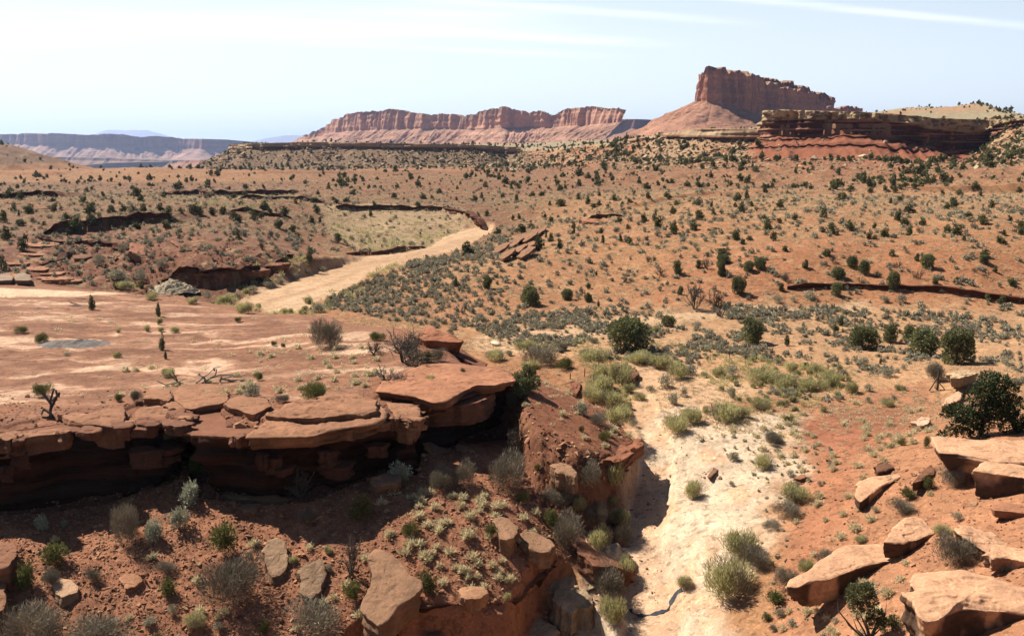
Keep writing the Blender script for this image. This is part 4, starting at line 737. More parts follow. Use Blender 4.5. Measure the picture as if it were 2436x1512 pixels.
# shrubs: crop, x, base, height, width, kind, label
SH = [(4,2325,655,235,260,'grey','huge round grey green shrub at the right edge of the slickrock flat'),(4,145,548,50,110,'green','low olive shrub at the left of the slickrock flat'),(4,300,620,85,110,'green',0),(4,1200,860,70,110,'rabbit','bright green low bush above the cliff notch'),
 (4,315,1000,110,150,'green','olive green bush beside the dead stump on the rim'),(4,845,1035,65,70,'green','little olive bush on the rim left of the notch'),(4,980,1035,95,110,'grey','thin grey shrub on the rim left of the notch'),(4,1800,1010,140,250,'sage','wide blue grey shrub behind the split rim blocks'),(4,1845,890,65,70,'green','small dark bush on top of the blue grey shrub'),(4,2245,1020,150,240,'green','dense olive bush on the bench behind the layered rim slab'),(4,2000,1040,60,130,'grey',0),
 (4,1750,410,90,140,'rabbit',0),(4,1600,340,70,140,'rabbit',0),(4,1375,340,50,90,'rabbit',0),(4,1080,310,60,100,'rabbit',0),(4,900,235,65,120,'rabbit','rust and olive bush left of the pale rubble heap'),(4,830,225,50,70,'green',0),(4,1000,232,40,60,'green',0),(4,660,210,60,80,'sage',0),(4,840,165,90,200,'sage',0),(4,1010,160,90,110,'sage',0),(4,1470,300,60,110,'sage',0),(4,1700,305,60,110,'sage',0),(4,1810,255,60,100,'sage',0),(4,1910,220,55,100,'sage',0),(4,2000,195,55,100,'sage',0),(4,2110,160,55,90,'sage',0),(4,2200,130,50,90,'sage',0),(4,2300,105,45,90,'sage',0),
 (4,1050,535,50,50,'rabbit',0),(4,845,545,35,40,'rabbit',0),(4,1250,545,45,70,'rabbit',0),(4,2030,410,45,60,'rabbit',0),(4,2200,335,50,70,'rabbit',0),(4,2270,400,90,160,'sage',0),(4,2390,370,60,100,'sage',0),(4,1150,540,40,50,'rabbit',0),(4,1140,490,60,50,'rabbit',0),(4,1960,640,40,50,'green',0),(4,2020,650,35,40,'green',0),(4,1700,470,40,60,'green',0),(4,480,710,30,80,'sage',0),(4,840,725,50,70,'rabbit',0),
 (5,440,760,250,300,'dead','large bare dead juniper leaning on the knoll'),(5,480,720,230,260,'dead','dense tangle of dead boughs beside the leaning dead juniper'),(5,235,700,110,120,'dead','splayed dark dead stump left of the dead juniper'),(5,320,900,150,200,'dead','fallen tangle of dead branches on the rim slab'),(5,275,600,70,140,'green','olive bush behind the dead juniper'),(5,690,750,110,120,'grey','pale grey shrub under the knoll overhang'),(5,600,760,90,140,'green',0),(5,865,840,50,50,'green','small green bush on the jutting rim slab'),(5,640,900,55,80,'rabbit','yellow green tuft on the jutting rim slab'),(5,880,905,35,60,'sage',0),(5,760,915,35,60,'sage',0),
 (5,1290,1000,210,190,'juniper','dark juniper hanging beside the tip of the jutting rim slab'),(5,1360,855,60,70,'green',0),(5,1225,1060,110,110,'grey','pale twiggy shrub under the hanging dark juniper'),(5,1600,810,90,160,'green','round olive bush on the plain left of the fence posts'),(5,1400,770,150,280,'grey','wide brown leafless thicket on the sandy plain'),(5,1780,740,90,230,'rabbit',0),(5,1300,660,70,160,'rabbit',0),(5,1340,800,70,150,'rabbit',0),(5,1100,740,80,170,'rabbit',0),(5,1200,710,60,100,'sage',0),(5,1560,670,60,110,'grey',0),(5,1790,620,60,90,'sage',0),(5,1390,520,60,150,'sage',0),(5,1510,530,70,100,'sage',0),(5,1210,545,50,90,'sage',0),(5,780,555,60,80,'sage',0),
 (5,1850,850,90,150,'rabbit',0),(5,1860,960,130,220,'rabbit','largest yellow green bush on the left bank of the channel head'),(5,1990,900,150,190,'rabbit','grey and yellow brush mound at the channel head'),(5,1800,1030,110,190,'rabbit',0),(5,1930,1060,110,180,'rabbit',0),(5,2050,970,70,100,'rabbit',0),(5,1720,1130,130,200,'sage','large grey sagebrush on the red tongue of rock'),(5,1960,1180,130,210,'rabbit','yellow green bush below the grey sagebrush on the red tongue'),(5,1830,1190,80,150,'grey',0),(5,2080,1210,70,120,'sage',0),(5,1880,1310,75,110,'green','green bush on the lower tip of the red tongue'),(5,1715,1250,50,50,'green',0),
 (5,2310,930,120,160,'sage','dark blue grey shrub on the sand right of the channel head'),(5,2205,975,75,90,'sage',0),(5,2370,1060,130,150,'sage','tall grey green shrub in the sandy channel head'),(5,2125,1025,60,90,'rabbit',0),(5,2400,870,130,190,'rabbit',0),(5,2240,540,50,60,'rabbit',0),(5,2380,1250,130,200,'rabbit','light green bush above the white rock apron'),(5,2130,760,90,220,'rabbit',0),(5,2270,780,90,200,'rabbit',0),
 (6,60,850,110,200,'sage',0),(6,360,860,110,150,'sage',0),(6,250,860,70,100,'rabbit',0),(6,570,890,90,260,'rabbit',0),(6,740,930,100,190,'rabbit',0),(6,890,950,80,150,'rabbit',0),(6,1050,910,110,160,'rabbit',0),(6,940,830,70,110,'rabbit',0),(6,780,830,80,90,'rabbit',0),(6,350,1015,130,120,'sage','upright grey green shrub alone on the pale sand'),(6,10,1000,90,80,'sage',0),(6,60,1190,120,180,'rabbit','bright yellow green bush left of the tall grass mound'),(6,300,1170,140,260,'rabbit','broad pale green grass mound above the dark bare patch'),(6,560,1090,90,160,'rabbit',0),(6,430,1150,90,120,'rabbit',0),
 (6,760,1190,60,80,'green',0),(6,870,435,75,80,'sage',0),(6,105,520,75,110,'sage',0),(6,200,568,65,75,'sage',0),(6,1800,885,150,190,'grey','purple grey leafless bush below the right hand juniper clump'),(6,1470,860,90,160,'sage',0),(6,1320,960,70,90,'sage',0),(6,1200,970,90,100,'rabbit',0),(6,1290,780,80,140,'sage',0),(6,1145,850,70,90,'sage',0),(6,1580,960,50,70,'sage',0),(6,1460,1065,60,100,'rabbit',0),(6,1565,1350,55,75,'green','small dark green bush left of the overhanging slab'),(6,635,1310,75,130,'grey','dark grey dome of dead grass on the white apron'),(6,1000,945,70,110,'rabbit',0),(6,2300,770,60,110,'sage',0),(6,2280,590,60,160,'sage',0),(6,2210,470,60,120,'sage',0),(6,1940,515,60,80,'sage',0),(6,1440,330,70,90,'sage',0),(6,1560,330,80,130,'sage',0),(6,910,300,70,130,'sage',0),(6,680,330,60,110,'sage',0),(6,80,375,200,130,'dead','tall bare dead tree at the left end of the cut bank'),(6,240,370,150,110,'dead','second bare dead tree beside the cut bank'),(6,285,440,110,70,'dead','small dark snag in front of the cut bank'),(6,1815,955,60,30,'dead',0),
 (7,1400,320,190,210,'darkgreen','grey green bush at the top of the row below the cliff notch'),(7,1370,525,200,210,'silver','uppermost silvery shrub in the row below the cliff notch'),(7,1275,695,205,190,'silver','middle silvery shrub in the row below the cliff notch'),(7,905,800,340,230,'grey','tall pointed grey shrub at the edge of the deep shadow'),(7,1090,800,210,190,'silver','lowest silvery shrub beside the tall pointed grey one'),(7,310,700,125,140,'silver','silvery shrub poking out of the deep shadow at left'),(7,460,690,65,60,'silver','tiny silvery shrub half in the deep shadow'),(7,1590,885,320,310,'darkgreen','dark olive bush above the round grey shrub'),(7,1650,1210,370,430,'grey','large round grey leafless shrub in the lower left'),(7,2195,640,95,130,'grey','low pale grey cushion at the shadow edge'),
 (7,400,950,200,300,'darkgreen','wide green bush at the lower left'),(7,175,1120,260,210,'darkgreen','yellowish green bush near the left edge'),(7,370,1085,120,190,'grey',0),(7,665,1075,115,120,'grey','small grey shrub right of the pale flat stone'),(7,1195,1175,170,200,'darkgreen','small green bush left of the round grey shrub'),(7,1185,1000,80,150,'grey',0),(7,2160,480,260,220,'dead','dark bare bush in the cliff shadow'),(7,210,1500,300,480,'grey','big grey green bush at the bottom left corner'),(7,700,1500,200,480,'grey','low grey bush along the bottom edge'),(7,1060,1385,90,180,'sage',0),(7,1890,1440,120,130,'darkgreen','small bright green bush near the bottom edge'),(7,2250,1420,220,420,'grey','wide grey shrub left of the large leaning boulder'),(7,1130,1480,60,150,'darkgreen',0),(7,1400,1400,120,160,'rabbit',0),(7,1850,820,60,80,'sage',0),(7,2340,870,60,60,'rabbit',0),(7,2090,940,60,70,'rabbit',0),(7,1780,890,50,90,'sage',0),(7,1420,1060,60,80,'sage',0),(7,1560,1410,70,120,'sage',0),(7,1220,1300,90,100,'sage',0),(7,2350,1000,80,90,'sage',0),
 (8,430,370,190,200,'silver','silvery shrub behind the small boulder at the shadow edge'),(8,130,625,220,260,'darkgreen','dark green bush left of the tufted slope'),(8,700,405,170,200,'grey','grey green shrub right of the small boulder'),(8,880,375,180,180,'grey',0),(8,1190,380,250,320,'grey','large purple grey leafless shrub at the shadow edge'),(8,1270,200,260,180,'dead','tall pale bare sapling in the cliff shadow'),(8,1780,395,210,220,'grey','brownish shrub at the foot of the red tongue'),(8,1940,375,200,200,'rabbit','yellow green bush beside the brownish shrub by the channel'),(8,1500,690,170,180,'darkgreen','green bush on the gully side'),(8,1610,800,240,260,'grey','grey twiggy shrub hanging over the gully side'),(8,1845,830,170,210,'rabbit','bright green bush halfway down the gully side'),(8,1990,665,130,150,'rabbit',0),(8,1830,650,150,180,'grey',0),(8,2010,1060,190,180,'rabbit','green broom bush on the channel edge'),(8,1900,1170,260,330,'grey','mass of grey dead stems on the channel edge'),(8,1930,1350,210,210,'rabbit','olive bush on the pale rock below the dead stems'),(8,1710,1480,170,220,'rabbit','olive bush at the bottom left of the channel'),(8,495,740,110,150,'green',0),(8,1060,750,120,140,'darkgreen','dark bush left of the two flat gully boulders'),(8,1550,395,85,120,'green',0),(8,620,1160,220,220,'darkgreen','dark grey green bush right of the large leaning boulder'),(8,90,1220,210,210,'darkgreen','dark bush left of the large leaning boulder'),(8,1290,500,80,110,'green',0),(8,1690,560,110,110,'rabbit',0),(8,1530,520,130,220,'grey',0),(8,1925,520,80,110,'rabbit',0),(8,1260,770,70,60,'darkgreen',0),(8,1180,1200,55,60,'rabbit',0),(8,2000,800,150,130,'grey',0),(8,70,1040,330,150,'dead','forked dark dead trunk left of the large leaning boulder'),(8,1400,280,60,60,'green',0),(8,650,1462,60,180,'grey',0),
 (9,580,262,110,150,'rabbit','yellow green bush high on the white apron'),(9,85,470,140,140,'rabbit','olive bush on the white apron beside the channel'),(9,370,210,100,130,'sage',0),(9,800,495,130,230,'rabbit','yellow green bush at the right edge of the white apron'),(9,730,600,110,220,'grey',0),(9,420,890,210,270,'rabbit','upper of the two large yellow green bushes'),(9,340,1165,300,330,'rabbit','large yellow green bush at the centre right bottom'),(9,530,970,170,200,'grey',0),(9,670,1220,120,240,'darkgreen','dark green mat in front of the long flat boulder'),(9,720,1105,150,190,'grey','grey bush behind the tip of the long flat boulder'),(9,880,1005,110,130,'rabbit','green bush against the long flat boulder'),(9,1020,950,120,180,'grey','grey stems behind the long flat boulder'),(9,1940,970,280,290,'grey','tall grey green bush between the big boulders'),(9,1900,385,160,210,'grey','grey shrub under the overhanging slab'),(9,1760,415,130,140,'darkgreen',0),(9,1620,485,110,180,'darkgreen','green shrub right of the wedge shaped boulder'),(9,1560,580,110,190,'grey','grey shrub below the wedge shaped boulder'),(9,1460,1175,70,110,'grass','pale grass clump below the long flat boulder'),(9,635,85,85,130,'grey',0),(9,2275,1000,70,130,'sage','blue grey cushion on the bare red soil at right'),(9,700,1325,100,130,'sage',0),(9,640,700,60,140,'grey',0),(9,975,390,50,60,'sage',0),(9,770,320,60,100,'sage',0),(9,350,390,50,80,'sage',0),(9,1375,580,60,80,'sage',0),(9,1960,640,90,120,'sage',0),(9,1860,740,80,130,'rabbit',0),(9,960,1240,60,90,'sage',0),(9,780,1380,70,110,'sage',0),(9,1080,1370,60,90,'sage',0),(9,600,1350,70,110,'darkgreen',0),(9,640,1425,50,60,'grey',0),(9,1270,790,50,110,'rabbit',0),(9,20,1120,100,120,'rabbit',0),(9,1740,120,110,80,'darkgreen',0),(9,1680,1370,80,60,'sage',0),(9,1500,1420,110,90,'darkgreen',0),
 (1,720,1165,110,120,'sage','large round blue grey shrub under the left ledge'),(1,845,1260,90,200,'sage','wide blue grey shrub above the pale rubble heap'),(1,875,1075,90,110,'sage',0),(1,1010,1280,90,110,'sage',0),(1,1150,1180,70,110,'sage',0),(1,1140,1000,60,140,'sage',0),(1,1210,1130,60,90,'sage',0),(1,980,1120,50,90,'sage',0),(1,1530,1060,50,60,'sage',0),(1,155,1150,45,60,'sage',0),(1,940,870,90,30,'dead',0),(1,1930,960,70,50,'dead',0),(1,1870,1050,80,60,'dead',0),(1,705,835,50,40,'dead',0),(1,240,860,50,30,'dead',0),(1,450,940,70,50,'dead',0),(1,750,930,40,40,'dead',0),(1,1440,1040,45,60,'sage',0),(1,1520,1180,40,50,'sage',0),
 (3,575,1135,40,40,'dead',0),(3,365,1195,45,45,'dead',0),(3,910,1155,45,60,'dead',0),(3,1000,1290,50,50,'dead',0),(3,1110,1110,50,50,'dead',0),(3,985,1100,55,80,'sage',0),(3,1315,1065,35,60,'sage',0),(3,1690,1300,60,50,'dead',0),(5,2280,140,60,70,'dead',0),(5,2190,40,60,60,'dead',0),(6,170,90,80,80,'dead',0),(6,730,180,80,80,'dead',0),(6,1070,40,50,60,'dead',0),(6,1265,190,50,50,'dead',0),(6,1385,150,50,50,'dead',0),(6,1540,80,60,60,'dead',0),(6,1690,160,90,70,'dead',0),(6,2175,150,60,50,'dead',0),(6,2080,110,40,40,'dead',0),(6,2000,250,40,60,'sage',0),(6,1845,260,40,50,'sage',0)]
PROTO['dead'] = PROTO['dead']
for c, a, b, h, w, k, lb in SH: at_px(c, a, b, k, h, w, lb or None, tilt=.03)
# ------------------------------------------------------------------ big pinyon at the right
hx_, hy_, hz_0 = hit(*D(6, 2190, 1275)); dep = hy_ * cp - (hz_0 - EYE) * sp; kx = dep / F / 3
pt_ = bpy.data.objects.new('pinyon_tree', None); COL.objects.link(pt_); pt_.location = (hx_, hy_, hz_0)
tag(pt_, 'big dark green pinyon tree with spreading crown behind the overhanging rock slab', 'tree')
rng = np.random.default_rng(77); lob = []
for a, b, r in [(2170,880,70),(2230,900,75),(2100,950,75),(2290,940,60),(2160,980,90),(2240,1020,80),(2050,1010,45),(2330,1010,35),(2200,1090,90),(2290,1100,80),(2120,1110,80),(1985,1130,75),(1900,1090,60),(1860,1120,40),(2060,1170,80),(2350,1130,60),(2390,1180,60),(1960,1200,60),(2150,1200,80),(2300,1200,80),(2400,1230,50),(2000,1265,55),(1900,1260,45),(1830,1262,25),(2090,1270,60),(2430,1060,50),(2460,1150,60),(2480,1230,60)]:
    lob.append(((a - 2190) * kx, rng.uniform(-.8, .8), (1285 - b) * kx, r * kx * 1.05, r * kx * 1.1, r * kx * .8))
g = foliage_lobes(lob, 13, .24, .05, rng, 3, .45)
mk('crown', g, M_pin, pt_, True)
sg = []; tb_ = [(-70,0),(-50,90),(-40,200),(0,300),(20,380)]
for i in range(4): sg.append((( (tb_[i][0]) * kx, 0, tb_[i][1] * kx - .2), (tb_[i + 1][0] * kx, .1, tb_[i + 1][1] * kx), .22 - .045 * i, .18 - .045 * i))
for e in [(-330,160),(-230,60),(140,60),(180,140),(90,260),(-120,270),(60,190)]: sg.append(((-45 * kx, 0, 60 * kx + .3 * abs(e[0]) * kx), (e[0] * kx, rng.uniform(-.6, .6), e[1] * kx), .1, .03))
mk('trunk', tubes(sg, 6), M_dead, pt_, True)
# small juniper with bare lower branches at the bottom right
hx_, hy_, hz_0 = hit(*D(9, 1330, 1500)); dep = hy_ * cp - (hz_0 - EYE) * sp; kx = dep / F / 3
jt = bpy.data.objects.new('juniper', None); COL.objects.link(jt); jt.location = (hx_, hy_, hz_0); tag(jt, 'sparse juniper with bare twisted lower branches in front of the long flat boulder', 'tree')
lob = []
for a, b, r in [(1210,1110,65),(1290,1120,60),(1180,1160,40),(1240,1180,50),(1320,1180,45),(1230,1240,55),(1290,1240,40),(1360,1290,60),(1340,1340,55),(1400,1330,40),(1490,1330,45),(1470,1400,60),(1510,1440,40),(1290,1080,35)]:
    lob.append(((a - 1330) * kx, rng.uniform(-.3, .3), (1500 - b) * kx, r * kx, r * kx, r * kx * .9))
mk('crown', foliage_lobes(lob, 40, .14, .03, rng, 3, .45), M_jun, jt, True)
sg = []
for e in [(-240,300,-230,230,-130,110),(-200,200,-150,120,-80,60),(-60,330,-70,200,-20,90),(-30,230,-30,150,0,60),(60,220,40,120,10,50),(130,160,80,100,20,40),(110,290,100,190,30,70),(-90,280,-100,180,-40,80),(-120,170,-90,90,-40,40)]:
    p = [(0, -20), (e[4], e[5]), (e[2], e[3]), (e[0], e[1])]
    for i in range(3): sg.append(((p[i][0] * kx, 0, p[i][1] * kx), (p[i + 1][0] * kx, .05 * i, p[i + 1][1] * kx), .09 - .025 * i, .065 - .025 * i))
mk('branches', tubes(sg, 5), M_dead, jt, True)
# ================================================================== ROCKS
SLABS = []
M_boul = rock_mat('boulder_sandstone', 1.0, .34, 1.0, 5.0, strata=.12, speck=.15)
def rock_col(V, base, seed, dark=.5):
    c = np.broadcast_to(base, (len(V), 3)) * (1 + .12 * fbm3(V[:, 0] / 1.5, V[:, 1] / 1.5, V[:, 2] / 1.5, 3, seed))[:, None]
    return c
def slab(name, crop, outline, off, thick, label, col=(.50, .27, .17), tilt=(0, 0), under=.88, rough=.10, seed=0, group=None, varn=.35, strat=.12, nth=150, absz=None, dome=.0):
    px = [D(crop, a, b) if crop else (a, b) for a, b in outline]
    cu = np.mean([p[0] for p in px]); cv = np.mean([p[1] for p in px])
    if absz is None:
        h = hit(cu, max(p[1] for p in px) + thick * 8) if crop in (9, 6, 2, 1) else hit(cu, cv); zc = h[2] + (off if crop in (9, 6, 2, 1) else off * .7); thick = thick + (.5 if crop in (7, 8) else 0)
    else: zc = absz
    x0, y0 = pz(cu, cv, zc); W_ = []
    for u, v in px:
        dx, dy, dz = ray(u, v)   # plane z = zc + tx (x-x0) + ty (y-y0)
        k = (zc - EYE - tilt[0] * x0 - tilt[1] * y0) / (dz - tilt[0] * dx - tilt[1] * dy); W_.append((dx * k, dy * k, EYE + dz * k))
    W_ = np.array(W_); Pc = np.vstack([W_, W_[:1]]); seg = np.linalg.norm(np.diff(Pc, axis=0), axis=1); s = np.concatenate([[0], np.cumsum(seg)]); t = np.linspace(0, s[-1], nth, endpoint=False)
    O = np.stack([np.interp(t, s, Pc[:, k]) for k in range(3)], 1)
    ker = np.array([1, 2, 1]) / 4.
    for _ in range(2): O = ker[0] * np.roll(O, 1, 0) + ker[1] * O + ker[2] * np.roll(O, -1, 0)
    cen = O.mean(0); per = s[-1]
    rad = unit(np.concatenate([O[:, :2] - cen[:2], np.zeros((nth, 1))], 1)); O = O + rad * (fbm(t / per * 14 + seed, t * 0, 4, seed) * rough * 1.6 + np.round(n2(t / per * 11 + seed, t * 0, seed + 1) * 2.5) * rough * .7)[:, None]
    rings = []; e = min(.16, thick * .15)
    for q in np.linspace(.02, .97, 30):
        P = cen + (O - cen) * q; P[:, 2] += dome * (1 - q * q) + fbm(P[:, 0] / 1.1, P[:, 1] / 1.1, 4, seed + 3) * rough * .9 - rough * .6 * ss(fbm(P[:, 0] / 2.2, P[:, 1] / 1.2, 4, seed + 4), .02, .10) * (q > .25) - ss(q, .8, 1) * e * .25; rings.append(P)
    ns = 26; R0 = np.linalg.norm(O - cen, axis=1).mean()
    for i in range(ns):
        f = (i + .5) / ns; sc_ = 1 + .02 - (1 - under) * f ** 1.3; P = cen + (O - cen) * sc_; P[:, 2] = O[:, 2] - e * .35 - thick * f
        dsp = (n2(P[:, 2] / .32 + seed, t / per * 9, seed + 7) * .6 + np.round(n2(P[:, 2] / .45 + seed, t / per * 5, seed + 8) * 2) * .45) * strat * 1.3 + fbm(t / per * 30, P[:, 2] / 1.2, 3, seed + 9) * rough
        rings.append(P + rad * dsp[:, None])
    for q in (.6, .05):
        P = cen + (O - cen) * under * q; P[:, 2] = O[:, 2] - thick * 1.05; rings.append(P)
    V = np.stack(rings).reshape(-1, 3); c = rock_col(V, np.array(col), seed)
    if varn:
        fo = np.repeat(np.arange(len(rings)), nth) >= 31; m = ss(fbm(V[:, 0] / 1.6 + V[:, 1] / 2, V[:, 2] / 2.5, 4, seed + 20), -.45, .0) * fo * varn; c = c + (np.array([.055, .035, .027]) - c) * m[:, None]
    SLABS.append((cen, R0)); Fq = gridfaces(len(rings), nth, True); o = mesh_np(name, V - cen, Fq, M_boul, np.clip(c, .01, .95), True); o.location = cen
    return tag(o, label, 'rock slab' if 'slab' in name else ('boulder' if 'boulder' in name else 'rock'), group)
SL = (.70, .42, .28); RD = (.42, .21, .13)
slab('boulder', 9, [(745,1100),(760,1060),(830,1020),(900,995),(960,940),(1050,885),(1120,830),(1180,803),(1290,803),(1400,797),(1500,795),(1590,795),(1660,830),(1740,865),(1760,900),(1600,925),(1450,920),(1330,945),(1200,990),(1060,1045),(960,1065),(880,1080),(820,1110)], 1.6, 2.0, 'long flat topped sandstone boulder with dark underside at right', SL, (0.02, .10), .74, .10, 3, varn=.9)
slab('boulder', 9, [(1420,795),(1470,740),(1580,612),(1650,603),(1720,622),(1760,680),(1790,720),(1720,740),(1640,770),(1580,800)], 1.0, 1.3, 'tilted pale boulder resting behind the long flat boulder', SL, (-.05, .12), .85, .12, 5, varn=.85)
slab('boulder', 9, [(1240,380),(1262,350),(1350,325),(1550,300),(1562,320),(1480,365),(1400,400),(1350,440),(1310,470),(1270,500),(1238,450)], 1.0, 1.5, 'wedge shaped boulder with dark right side on the red slope', SL, (.05, .1), .8, .1, 7, varn=.9)
slab('boulder', 9, [(1368,255),(1400,225),(1445,215),(1490,245),(1495,262),(1450,275),(1400,285)], .5, .6, 'small dark boulder just above the wedge shaped boulder', (.18,.09,.06), (0, 0), .9, .1, 9)
slab('rock_slab', 9, [(1768,35),(1850,32),(1950,45),(2100,55),(2300,50),(2500,60),(2700,90),(2700,240),(2440,205),(2300,215),(2160,200),(2060,180),(1930,155),(1830,150),(1800,110)], 2.2, 1.7, 'long overhanging sandstone slab in front of the big pinyon', SL, (0.0, .06), .8, .1, 11, varn=.9, nth=220)
slab('rock_slab', 9, [(2082,275),(2110,240),(2155,205),(2250,205),(2440,240),(2700,260),(2700,420),(2440,335),(2300,310),(2180,290)], 1.7, 2.2, 'thick stained slab stepping below the long overhanging slab', SL, (0.0, .06), .9, .1, 13, varn=.92, nth=200)
slab('rock_slab', 9, [(2200,520),(2280,500),(2440,530),(2600,540),(2600,600),(2400,580),(2230,560)], .5, .6, 'thin slab lying under the stained slab at the right edge', (.45,.22,.14), (0, 0), .9, .08, 15)
slab('boulder', 9, [(1940,680),(1960,650),(2050,665),(2130,690),(2200,720),(2300,760),(2370,830),(2300,840),(2170,860),(2100,820),(2000,740)], 1.0, 1.2, 'long notched boulder right of the tall grey green bush', SL, (-.1, .1), .85, .15, 17, varn=.85)
slab('boulder', 9, [(2150,880),(2180,830),(2260,805),(2380,830),(2500,850),(2600,900),(2500,930),(2300,900),(2200,910)], .8, .9, 'low pale slab shaped boulder at the right edge', SL, (0, .05), .9, .12, 19)
slab('boulder', 9, [(1605,1130),(1640,1060),(1700,1010),(1800,1000),(2000,985),(2200,1050),(2400,1110),(2600,1140),(2700,1300),(2440,1300),(2250,1270),(2100,1255),(2000,1250),(1900,1290),(1830,1330),(1760,1345),(1690,1320),(1650,1270)], 2.2, 3.0, 'huge pale rounded boulder in the bottom right corner', SL, (0.0, .10), .85, .16, 21, varn=.9, nth=240, dome=.25)
slab('rock', 9, [(1640,370),(1700,290),(1760,245),(1800,260),(1790,300),(1700,350)], .7, .8, 'dark angular rock under the left end of the overhanging slab', (.24,.12,.08), (0, 0), .85, .1, 23)
slab('rock', 9, [(745,1110),(790,1060),(850,1060),(860,1110),(800,1130)], .7, .7, 'broken block at the pointed tip of the long flat boulder', SL, (0, 0), .85, .1, 24)
# left slope boulders
BR = (.32, .19, .125)
slab('boulder', 8, [(190,880),(240,825),(300,835),(380,880),(440,960),(480,1020),(560,1050),(570,1110),(500,1190),(400,1260),(330,1340),(270,1385),(190,1330),(135,1260),(160,1180),(195,1100),(210,1000)], 1.6, 1.9, 'large leaning brown boulder at the bottom centre', BR, (0.12, .35), .85, .10, 31)
slab('boulder', 8, [(212,325),(280,300),(340,290),(410,315),(420,350),(400,375),(300,380),(240,385)], 1.2, 1.2, 'small brown boulder at the edge of the cliff shadow', BR, (0, .15), .8, .12, 33, varn=.3)
slab('boulder', 8, [(580,80),(640,75),(700,110),(770,155),(760,170),(690,185),(640,165),(590,120)], 1.2, 1.0, 'rectangular block tilted on the slope under the dark cliff', BR, (-.3, .1), .9, .08, 35)
slab('rock', 8, [(820,100),(850,88),(890,110),(900,140),(860,145),(825,130)], .6, .6, 'angular block beside the rectangular tilted block', BR, (0, 0), .8, .08, 36)
slab('boulder', 8, [(1080,640),(1120,600),(1200,620),(1270,680),(1260,720),(1230,760),(1180,770),(1130,760),(1110,700)], .8, 1.0, 'upper flat boulder of the pair on the gully rim', BR, (0, .2), .9, .08, 37)
slab('boulder', 8, [(1280,740),(1310,705),(1380,720),(1460,760),(1520,810),(1500,850),(1420,860),(1350,830),(1280,800)], .9, 1.1, 'lower flat boulder of the pair on the gully rim', BR, (0, .2), .9, .08, 38)
slab('boulder', 8, [(820,1130),(870,1105),(960,1100),(1030,1115),(1050,1150),(1000,1175),(920,1190),(850,1175)], .7, .7, 'pale flat boulder sitting on the lower ledge', (.48,.27,.17), (0, .1), .9, .07, 39)
slab('boulder', 8, [(1500,240),(1560,215),(1640,240),(1680,300),(1670,330),(1600,310),(1530,280)], .8, 1.2, 'rounded block in front of the red tongue of rock', BR, (0, .1), .9, .1, 40)
slab('boulder', 8, [(1660,740),(1720,760),(1800,830),(1900,900),(2000,950),(2080,985),(2060,1000),(1950,960),(1800,960),(1700,870)], 1.0, 1.2, 'long dark red slab sloping into the channel', (.30,.14,.09), (-.4, 0), .9, .1, 41)
slab('boulder', 8, [(1560,960),(1680,945),(1740,1010),(1780,1090),(1810,1190),(1740,1240),(1640,1300),(1580,1240),(1500,1100)], .5, 1.6, 'pale rock buttress beside the grey dead stems', (.50,.37,.26), (0.1, .35), 1.15, .3, 42)
slab('boulder', 8, [(1600,1340),(1700,1330),(1850,1340),(2000,1370),(2020,1420),(1980,1500),(1850,1540),(1650,1540),(1560,1430)], .4, 1.6, 'pale rounded rock at the bottom beside the channel', (.54,.39,.27), (0.1, .25), 1.15, .3, 43)
slab('boulder', 8, [(1310,1340),(1400,1320),(1500,1360),(1530,1440),(1450,1500),(1330,1470)], .3, 1.4, 'shaded grey rock at the mouth of the gully', (.42,.33,.25), (0, .3), 1.15, .15, 44)
slab('rock_slab', 7, [(1880,860),(1900,780),(1980,755),(2040,780),(2050,870),(2060,960),(2010,1010),(1940,1050),(1900,960)], .5, .7, 'left of the two flat slabs embedded in the slope', (.32,.215,.15), (0, .45), .92, .08, 46)
slab('rock_slab', 7, [(2120,1010),(2170,940),(2280,895),(2320,940),(2310,1050),(2290,1130),(2220,1200),(2150,1120)], .5, .7, 'right of the two flat slabs embedded in the slope', (.32,.215,.15), (0, .45), .92, .08, 47)
slab('rock_slab', 7, [(375,1095),(430,1045),(500,1055),(560,1100),(550,1140),(440,1185),(400,1150)], .35, .4, 'pale flat stone lying on the slope at lower left', (.60,.40,.28), (0, .2), .95, .04, 48)
slab('rock_slab', 7, [(840,1050),(900,1010),(960,1010),(1010,1060),(960,1110),(890,1120)], .3, .4, 'reddish flat stone below the wide green bush', (.42,.22,.14), (0, .3), .95, .06, 49)
slab('boulder', 7, [(-60,800),(20,780),(80,795),(115,840),(100,900),(60,960),(-60,990)], 1.2, 1.6, 'dark boulder cut by the left edge of the photo', (.30,.15,.10), (0, .1), .9, .12, 50)
slab('boulder', 7, [(-60,1010),(10,1020),(45,1080),(50,1180),(20,1260),(-60,1300)], 1.2, 1.6, 'second dark boulder at the left edge', (.26,.14,.09), (0, .1), .9, .12, 51)
slab('rock_slab', 7, [(1680,420),(1700,385),(1760,380),(1790,420),(1740,440)], .3, .3, 'small lit slab below the cliff shadow', BR, (0, .1), .9, .06, 52)
slab('rock_slab', 7, [(1700,545),(1760,515),(1850,515),(1810,560),(1740,570)], .3, .3, 'thin flat slab right of the silvery shrubs', BR, (0, .1), .9, .06, 53)
slab('rock_slab', 7, [(1600,450),(1700,455),(1900,460),(1940,440),(2060,480),(1960,500),(1800,490),(1650,480)], .4, .5, 'long low ledge of rock under the cliff shadow', BR, (0, .1), .9, .1, 54)
